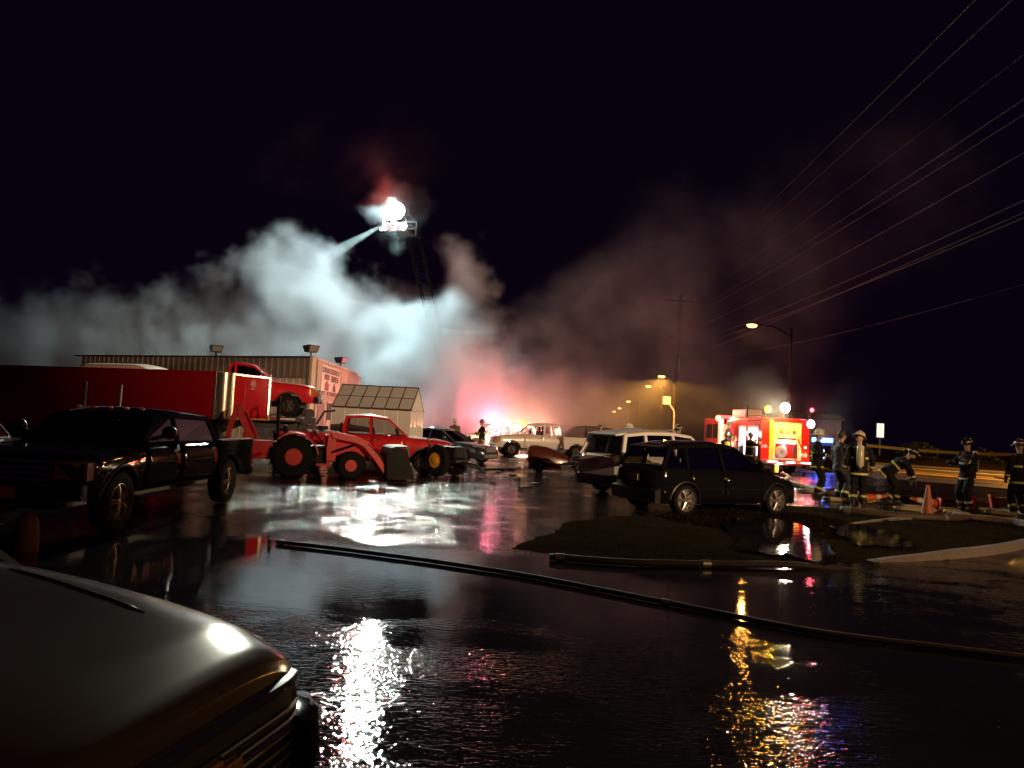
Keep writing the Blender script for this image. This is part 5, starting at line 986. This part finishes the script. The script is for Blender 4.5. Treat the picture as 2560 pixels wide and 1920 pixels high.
def person(label, loc, rz, helmet='black', lean=0.0, hips=.93, feet=((0, .12), (0, -.12)), arms=None, head_tilt=0.0, head_turn=0.0, tank=False, coat=COAT, trousers=None, band=BAND, vest=False, mask=False, group='firefighters at the scene', low=False, lettering=None, bare=False, H=1.0):
    """facing +x. arms: ((elbow), (wrist)) for left then right in chest space offsets from the shoulder"""
    t = thing('person', label, 'person', loc, rz, group); t.scale = (H, H, H)
    sl, cl = sin(lean), cos(lean); up = Vector((sl, 0, cl)); fw = Vector((cl, 0, -sl))
    pel = Vector((-.02-.25*sl, 0, hips)); wai = pel+up*.18; che = pel+up*.42; nek = pel+up*.60; hdc = nek+Vector((sl*.16+.03, 0, .20-.06*sl))
    sh = [nek-up*.07+Vector((0, s*.19, 0)) for s in (1, -1)]; hp = [pel+Vector((0, s*.10, -.02)) for s in (1, -1)]
    ank = [Vector((feet[i][0], feet[i][1], .09)) for i in (0, 1)]
    kne = []
    for i in (0, 1):
        mid = hp[i].lerp(ank[i], .5); d = (hp[i]-ank[i]).length; bend = sqrt(max(0, .44**2-(d/2)**2)); kne.append(mid+Vector((bend, 0, 0)))
    if arms is None: arms = (((.02, .07, -.28), (.10, .08, -.52)), ((.02, -.07, -.28), (.10, -.08, -.52)))
    elb = [sh[i]+Vector(arms[i][0]) for i in (0, 1)]; wri = [sh[i]+Vector(arms[i][1]) for i in (0, 1)]
    vx = .022 if low else .016
    # body: one continuous surface
    b = MB(); oval(b, [pel-up*.10, pel, wai, che, nek-up*.06, nek], [(.13, .10), (.165, .115), (.15, .105), (.175, .12), (.14, .10), (.07, .07)])
    b.tube([nek-up*.05, nek+(hdc-nek)*.6], [.062, .058], 10)
    Rm = Matrix.Rotation(head_turn, 3, 'Z') @ Matrix.Rotation(head_tilt, 3, 'Y')
    hb = MB(); hb.ball((0, 0, 0), .105, 14, 10, (.98, .78, 1.16)); hb.ball((.045, 0, -.075), .062, 10, 8, (.9, .85, .8)); hb.tube([(.09, 0, .02), (.125, 0, -.028), (.095, 0, -.04)], [.012, .019, .012], 6)
    for s in (1, -1): hb.ball((-.005, s*.083, -.01), .028, 8, 6, (.7, .4, 1.1))
    b.add([Rm @ Vector(p)+hdc for p in hb.v], hb.f)
    for i in (0, 1):
        b.tube([sh[i]+Vector((0, 0, .01)), elb[i], wri[i]], [.062, .048, .032], 10); b.tube([hp[i], kne[i], ank[i]], [.095, .062, .045], 10)
        d = (wri[i]-elb[i]).normalized(); b.ball(tuple(wri[i]+d*.06), .038, 8, 6, (1, 1, 1)); b.tube([ank[i], ank[i]+Vector((.14, 0, -.045))], [.045, .035], 8)
    bo_ = b.build('body', SKIN, t); remesh(bo_, vx, 2)
    for s in (1, -1):
        MB().ball(tuple(Rm @ Vector((.088, s*.032, .012))+hdc), .011, 8, 6).build('eye', mat('eye_dark', (.03, .02, .02), rough=.2), t)
    # trousers, boots, coat
    tr_ = MB(); oval(tr_, [pel-up*.04, pel+up*.05, wai], [(.185, .14), (.185, .135), (.17, .125)])
    for i in (0, 1): tr_.tube([hp[i]+Vector((0, 0, .02)), lerp3(hp[i], kne[i], .5), kne[i], lerp3(kne[i], ank[i], .55), ank[i]+Vector((0, 0, .03))], [.12, .112, .095, .092, .088], 12)
    o = tr_.build('trousers', trousers or coat, t); remesh(o, .02, 3)
    for i in (0, 1):
        bt = MB(); bt.tube([ank[i]+Vector((0, 0, .16)), ank[i]+Vector((0, 0, -.02))], [.075, .068], 10); oval(bt, [ank[i]+Vector((-.07, 0, -.05)), ank[i]+Vector((.05, 0, -.045)), ank[i]+Vector((.16, 0, -.055)), ank[i]+Vector((.21, 0, -.065))], [(.048, .04), (.055, .05), (.052, .036), (.03, .02)], 10); bt.bx(ank[i].x-.09, ank[i].x+.20, ank[i].y-.05, ank[i].y+.05, .0, .025)
        bt.build('boot', BOOT, t, smooth=.9)
        q = lerp3(kne[i], ank[i], .62); ax = (ank[i]-kne[i]).normalized(); MB().tube([q-ax*.03, q+ax*.03], .0975, 14).build('trouser_band', band, t, smooth=.7)
    ct = MB(); oval(ct, [pel-up*.14, pel, wai, che, nek-up*.10, nek-up*.02, nek+up*.03], [(.215, .175), (.205, .165), (.195, .155), (.225, .165), (.20, .14), (.11, .10), (.085, .085)])
    for i in (0, 1): ct.tube([sh[i]+Vector((0, (-.03, .03)[i], .0)), sh[i]+Vector((0, (.02, -.02)[i], -.04)), lerp3(sh[i], elb[i], .55), elb[i], lerp3(elb[i], wri[i], .55), wri[i]], [.08, .092, .085, .075, .066, .058], 12)
    co = ct.build('turnout_coat' if not bare else 'jacket', coat, t); remesh(co, .018, 3)
    for (f, w_, d_) in ((-.10, .222, .183), (.30, .228, .172)) if not bare else ():
        c = pel+up*f; rb_ = MB(); oval(rb_, [c-up*.026, c+up*.026], [(w_, d_), (w_, d_)], 20); rb_.build('coat_band', band, t, smooth=.7)
    for i in (0, 1):
        ax = (wri[i]-elb[i]).normalized()
        if not bare: MB().tube([wri[i]-ax*.10, wri[i]-ax*.05], .066, 12).build('cuff_band', band, t, smooth=.7)
        # gloved hand: palm and five bent fingers
        g = MB(); sdv = ax.cross(Vector((1, 0, 0)) if abs(ax.x) < .8 else Vector((0, 0, 1))).normalized(); inn = ax.cross(sdv).normalized(); w0 = wri[i]
        g.tube([w0-ax*.03, w0+ax*.03, w0+ax*.085], [.036, .042, .036], 10)
        for k, (off, ln) in enumerate(((-.030, .060), (-.010, .072), (.010, .068), (.030, .052))):
            a_ = w0+ax*.075+sdv*off; p1 = a_+ax*ln*.55+inn*.012; p2 = p1+ax*ln*.35+inn*.03; g.tube([a_, p1, p2], [.0115, .0105, .009], 6)
        a_ = w0+ax*.02+sdv*-.034; g.tube([a_, a_+ax*.03+sdv*-.022+inn*.01, a_+ax*.058+sdv*-.022+inn*.03], [.013, .0115, .0095], 6)
        g.build('glove', GLOVE if not bare else SKIN, t, smooth=.9)
    if vest:
        vs = MB(); oval(vs, [pel+up*.02, wai, che, nek-up*.09], [(.222, .185), (.212, .175), (.24, .182), (.205, .155)], 20); vs.build('hi_vis_vest', HV, t, smooth=.9)
        for f in (.14, .34):
            c = pel+up*f; rb_ = MB(); oval(rb_, [c-up*.03, c+up*.03], [(.243, .190), (.243, .190)], 20); rb_.build('vest_band', BAND_S, t, smooth=.7)
    if tank:
        bk_ = -fw; a_ = pel+up*.12+bk_*.26; c_ = pel+up*.58+bk_*.25
        o = MB().tube([a_-up*.05, a_, c_, c_+up*.06], [.04, .085, .085, .03], 14).build('air_cylinder', TANK, t, smooth=.8); MB().tube([a_-up*.10, a_-up*.04], .04, 8).build('valve', DARK_METAL, o)
        for f in (.24, .44): c = pel+up*f; rb_ = MB(); oval(rb_, [c-up*.02, c+up*.02], [(.236, .20), (.236, .20)], 18); rb_.build('harness_strap', BOOT, t)
        MB().box(tuple(pel+up*.33+bk_*.19), (.05, .24, .46), ry=lean).build('backplate', BOOT, t)
    if lettering:
        cu = bpy.data.curves.new('name_lettering', 'FONT'); cu.body = lettering; cu.size = .12; cu.align_x = 'CENTER'; cu.extrude = .002
        tmp = bpy.data.objects.new('tmp', cu); COL.objects.link(tmp); dg = bpy.context.evaluated_depsgraph_get(); me = bpy.data.meshes.new_from_object(tmp.evaluated_get(dg)); bpy.data.objects.remove(tmp)
        me.materials.clear(); me.materials.append(BAND); lo = bpy.data.objects.new('name_lettering', me); COL.objects.link(lo); lo.parent = t
        lo.location = pel+up*.0+fw*-.205; lo.rotation_euler = (pi/2, 0, -pi/2)
    hm_ = MB()
    if helmet:
        dome = [(.001, .145), (.05, .138), (.09, .112), (.115, .07), (.122, .03), (.122, .012)]
        d = MB().lathe(dome, n=20, cap=False); hm_.add([(p[0]*1.08, p[1]*.95, p[2]) for p in d.v], d.f)
        br = MB().rings([[((.118+e)*cos(a)*1.08-(.05*e/.06 if cos(a) < 0 else 0), (.118+e*.8)*sin(a)*.95, .018-.35*e+h) for a in [tau*k/24 for k in range(24)]] for e, h in ((-.01, .0), (.03, -.004), (.062, -.012), (.062, -.02), (.0, -.012))], cap=False); hm_.add(br.v, br.f)
        hm_.tube([(-.115, 0, .07), (-.06, 0, .145), (.0, 0, .158), (.06, 0, .145), (.118, 0, .08)], .012, 6)
        for a in (pi/3, -pi/3): hm_.tube([(.1*cos(a), .1*sin(a), .085), (.04*cos(a), .04*sin(a), .142)], .009, 5)
        hm_.prism([(-.045, .03), (.045, .03), (.05, .10), (0, .14), (-.05, .10)], .128, .136, 'YZ')
        M_ = Matrix.Translation(hdc+Vector((0, 0, .0))) @ Rm.to_4x4() @ Matrix.Translation((0, 0, .035))
        ho = MB().add([M_ @ Vector(p) for p in hm_.v], hm_.f).build('helmet', helm(helmet), t, smooth=.8)
        r2 = MB().lathe([(.1235, .035), (.1225, .058)], n=20, cap=False); MB().add([M_ @ Vector((p[0]*1.085, p[1]*.955, p[2])) for p in r2.v], r2.f).build('helmet_band', BAND_S, ho, smooth=.8, solid=.002)
    elif bare:
        h2 = MB(); h2.ball((0, 0, 0), .112, 14, 10, (1.0, .82, 1.1)); MB().add([Rm @ (Vector(p)+Vector((-.018, 0, .028)))+hdc for p in h2.v], h2.f).build('hair', mat('dark_hair', (.03, .02, .015), rough=.6), t, smooth=3.2)
    if mask: MB().ball(tuple(Rm @ Vector((.095, 0, -.035))+hdc), .06, 10, 8, (.8, 1, 1.1)).build('face_mask', BOOT, t, smooth=3.2)
    return t
deg = radians
# near group on the right
person('firefighter in red lit gear nearest the engine, half hidden at the group edge', (9.75, 24.3, 0), deg(-30), 'white', coat=COAT, arms=(((.08, .08, -.26), (.28, .0, -.34)), ((.1, -.08, -.25), (.3, .02, -.30))), H=1.10)
person('bareheaded person in a dark navy jacket between two firefighters', (9.75, 22.6, 0), deg(20), None, coat=mat('navy_jacket', (.02, .02, .04), rough=.7), trousers=mat('navy_trousers', (.018, .018, .03), rough=.8), bare=True, H=1.11)
person('firefighter in a yellow helmet with an air cylinder, back to the camera', (9.55, 21.0, 0), deg(70), 'yellow', tank=True, head_tilt=.35, head_turn=-.5, arms=(((-.02, .10, -.28), (.05, .12, -.52)), ((-.02, -.12, -.27), (.10, -.10, -.50))), coat=COAT, H=1.08)
person('firefighter in dark gear bending down over the hoses', (11.35, 22.6, 0), deg(-25), 'black', lean=.85, hips=.84, feet=((.0, .15), (-.22, -.14)), head_tilt=.35, arms=(((.14, .03, -.26), (.20, .02, -.52)), ((.16, -.03, -.24), (.26, -.02, -.48))), tank=False, H=1.08)
person('firefighter in a black helmet standing alone with an air cylinder', (12.85, 21.6, 0), deg(200), 'black', tank=True, head_tilt=.25, head_turn=.2, arms=(((.12, .10, -.24), (.32, .02, -.16)), ((.10, -.12, -.25), (.30, -.10, -.22))), mask=False, band=BAND_S, H=1.07)
person('firefighter at the right edge with lettering on the coat hem', (14.1, 20.55, 0), deg(100), 'red', tank=False, arms=(((.08, .09, -.26), (.26, .04, -.40)), ((.05, -.10, -.27), (.22, -.08, -.44))), lettering='LC CIL', H=1.10, head_turn=.2)
person('firefighter in dark gear just left of the lettered coat', (13.75, 20.75, 0), deg(95), 'black', band=BAND, head_tilt=.1, H=1.08)
# far figures
person('firefighter in a pale helmet walking behind the dark sedan', (-2.95, 41.5, 0), deg(80), 'white', coat=COAT_T, low=True, feet=((.15, .1), (-.15, -.1)))
person('firefighter in a black helmet standing before the white pickup hood', (-1.42, 39.6, 0), deg(200), 'black', coat=COAT, trousers=COAT_T, low=True, arms=(((.08, .08, -.26), (.28, .0, -.34)), ((.1, -.08, -.25), (.3, .02, -.30))))
person('firefighter in a dark helmet behind the white pickup tailgate', (4.35, 37.2, 0), deg(180), 'black', low=True)
person('firefighter in a pale helmet peering over the white vehicle roof', (4.75, 30.5, 0), deg(170), 'white', coat=COAT_T, low=True, H=1.05)
person('firefighter whose dark helmet shows above the white vehicle roof', (5.75, 26.3, 0), deg(100), 'black', low=True, H=1.06)
person('person in a lime vest and pale helmet at the engine pump panel', (10.75, 38.2, 0), deg(-60), 'white', vest=True, low=True, arms=(((.08, .06, -.26), (.28, .0, -.34)), ((.1, -.06, -.25), (.34, .06, -.30))))
person('firefighter reaching into the lit side locker of the engine', (11.45, 36.6, 0), deg(20), 'black', low=True, arms=(((.22, .03, -.12), (.46, .0, .05)), ((.2, -.04, -.14), (.44, .02, .0))), H=1.03)
person('firefighter in tan gear on the pump deck behind the lit locker', (11.45, 40.3, .55), deg(-20), 'yellow', coat=COAT_T, low=True, arms=(((.16, .06, -.22), (.34, .0, -.36)), ((.12, -.06, -.24), (.30, -.02, -.40))))
# ------------------------------------------------------------------ smoke: scattering volume on a voxel grid
def build_smoke():
    thick = [((-13, 61, 6.5), (12, 9, 7.6), 1), ((-22, 61, 6.0), (11, 9, 7.4), 1), ((-32, 62, 5.0), (12, 10, 6.6), 1), ((-42, 64, 4.0), (10, 10, 5.4), 1),
             ((-7, 59, 6.5), (6.8, 8, 6.8), 1), ((-5.0, 58, 12), (2.8, 4, 6.0), 1), ((-17, 59, 11.0), (6.5, 5, 4.6), 1), ((-2.5, 53, 4.0), (5.5, 6, 5.0), 1)]
    thin = [  # centre, radii, weight
        ((-3.0, 52, 4.5), (7, 7, 6.0), .36), ((3, 55, 5.0), (8, 7, 6.5), .22), ((9, 58, 8.5), (10, 8, 8.0), .22),
        ((17, 60, 14.5), (12, 9, 8.5), .13), ((28, 62, 21), (13, 10, 9), .08), ((-2, 46, 2.5), (9, 5, 4.2), .13), ((10, 62, 3.5), (13, 12, 5), .12),
        ((13, 38.5, 3.6), (8, 5, 4.2), .022), ((12.7, 36.6, 3.3), (2.2, 2, 1.9), .13), ((13, 42, 7.9), (1.8, 1.8, 1.8), .06), ((-8.7, 54.0, 16.6), (2.6, 1.8, 2.6), .34), ((-13, 57, 21), (9, 7, 6), .028)]  # puffs centred on lamps are added to give them glow halos
    ng = bpy.data.node_groups.new('smoke_field', 'GeometryNodeTree')
    ng.interface.new_socket('Geometry', in_out='OUTPUT', socket_type='NodeSocketGeometry')
    nd = ng.nodes; L = ng.links
    def val(sock, x):
        if isinstance(x, (int, float)): sock.default_value = x
        elif isinstance(x, tuple): sock.default_value = x
        else: L.new(x, sock)
    def ma(op, a, b=0.0, c=0.0, clamp=False):
        n = nd.new('ShaderNodeMath'); n.operation = op; n.use_clamp = clamp
        for s, x in zip(n.inputs, (a, b, c)): val(s, x)
        return n.outputs[0]
    def vm(op, a, b=(0, 0, 0), scale=None):
        n = nd.new('ShaderNodeVectorMath'); n.operation = op; val(n.inputs[0], a)
        if scale is not None: val(n.inputs['Scale'], scale)
        else: val(n.inputs[1], b)
        return n.outputs['Value'] if op in ('LENGTH', 'DOT_PRODUCT') else n.outputs['Vector']
    def nz(v, scale, detail, rough=.55):
        n = nd.new('ShaderNodeTexNoise'); val(n.inputs['Vector'], v); n.inputs['Scale'].default_value = scale
        n.inputs['Detail'].default_value = detail; n.inputs['Roughness'].default_value = rough; return n
    pos = nd.new('GeometryNodeInputPosition').outputs[0]
    warp = nz(pos, .09, 3); w = vm('SUBTRACT', warp.outputs['Color'], (.5, .5, .5)); w = vm('SCALE', w, scale=7.0)
    warp2 = nz(pos, .33, 3); w2 = vm('SCALE', vm('SUBTRACT', warp2.outputs['Color'], (.5, .5, .5)), scale=3.0)
    w3 = vm('SCALE', vm('SUBTRACT', nz(pos, .95, 2).outputs['Color'], (.5, .5, .5)), scale=1.1)
    q = vm('ADD', vm('ADD', vm('ADD', pos, w), w2), w3)
    def union(bl, gain):
        env = None
        for c, r, wt in bl:
            e = ma('SUBTRACT', 1.0, vm('LENGTH', vm('DIVIDE', vm('SUBTRACT', q, c), r)))
            if gain: e = ma('MULTIPLY', ma('MULTIPLY', e, gain, clamp=True), wt)
            env = e if env is None else ma('MAXIMUM', env, e)
        return env
    fine = nz(vm('ADD', pos, w), .36, 7, .66).outputs[0]
    big = nz(pos, .11, 3).outputs[0]
    # thick billowing bank: noise pushes the boundary in and out, steep edge
    E = union(thick, 0); E = ma('MULTIPLY_ADD', ma('SUBTRACT', fine, .5), 1.9, E); E = ma('MULTIPLY_ADD', ma('SUBTRACT', big, .5), 1.1, E)
    hole = vm('LENGTH', vm('DIVIDE', vm('SUBTRACT', vm('ADD', pos, vm('ADD', w2, w3)), (-9.0, 56, 12.9)), (4.5, 5.4, 3.0)))   # pocket cut out to stand for the dark shade under the platform
    E = ma('MINIMUM', E, ma('MULTIPLY', ma('SUBTRACT', hole, .8), 1.6))
    sx = nd.new('ShaderNodeSeparateXYZ'); L.new(pos, sx.inputs[0])
    fade = ma('MULTIPLY_ADD', ma('MULTIPLY', ma('ADD', sx.outputs['X'], 46.0), 1/24, clamp=True), .8, .2)
    d1 = ma('MULTIPLY', ma('MULTIPLY', ma('SUBTRACT', E, .18), 2.6, clamp=True), fade)
    # thin drifting veils, and the halo puffs added around lamps
    det = ma('MULTIPLY', ma('SUBTRACT', fine, .40), 4.4, clamp=True); det2 = ma('MULTIPLY_ADD', ma('SUBTRACT', big, .36), 3.0, .1, clamp=True)
    d2 = ma('MULTIPLY', union(thin, 2.6), ma('MULTIPLY', ma('MULTIPLY_ADD', det, .8, .2), det2))
    dens = ma('SUBTRACT', ma('MAXIMUM', d1, d2), .004, clamp=True)
    vc = nd.new('GeometryNodeVolumeCube'); L.new(dens, vc.inputs['Density'])
    lo, hi, vx = (-52, 34, -.2), (42, 74, 30), .30
    vc.inputs['Min'].default_value = lo; vc.inputs['Max'].default_value = hi
    for k, a in enumerate('XYZ'): vc.inputs['Resolution '+a].default_value = int((hi[k]-lo[k])/vx)
    sm = bpy.data.materials.new('smoke'); sm.use_nodes = True; t = sm.node_tree
    for n in list(t.nodes):
        if n.type == 'BSDF_PRINCIPLED': t.nodes.remove(n)
    pv = t.nodes.new('ShaderNodeVolumePrincipled'); pv.inputs['Color'].default_value = (.90, .90, .90, 1); pv.inputs['Density'].default_value = SMOKE_D
    pv.inputs['Anisotropy'].default_value = .15
    t.links.new(pv.outputs[0], t.nodes['Material Output'].inputs['Volume'])
    st = nd.new('GeometryNodeSetMaterial'); st.inputs['Material'].default_value = sm
    L.new(vc.outputs[0], st.inputs[0]); out = nd.new('NodeGroupOutput'); L.new(st.outputs[0], out.inputs[0])
    vd = bpy.data.volumes.new('smoke_plume'); vd.materials.append(sm)
    o = bpy.data.objects.new('smoke_plume', vd); COL.objects.link(o)
    md = o.modifiers.new('field', 'NODES'); md.node_group = ng
    tag(o, 'billowing smoke plume rising behind the metal building and drifting over the road', 'smoke', kind='stuff')
SMOKE_D = .40
build_smoke()
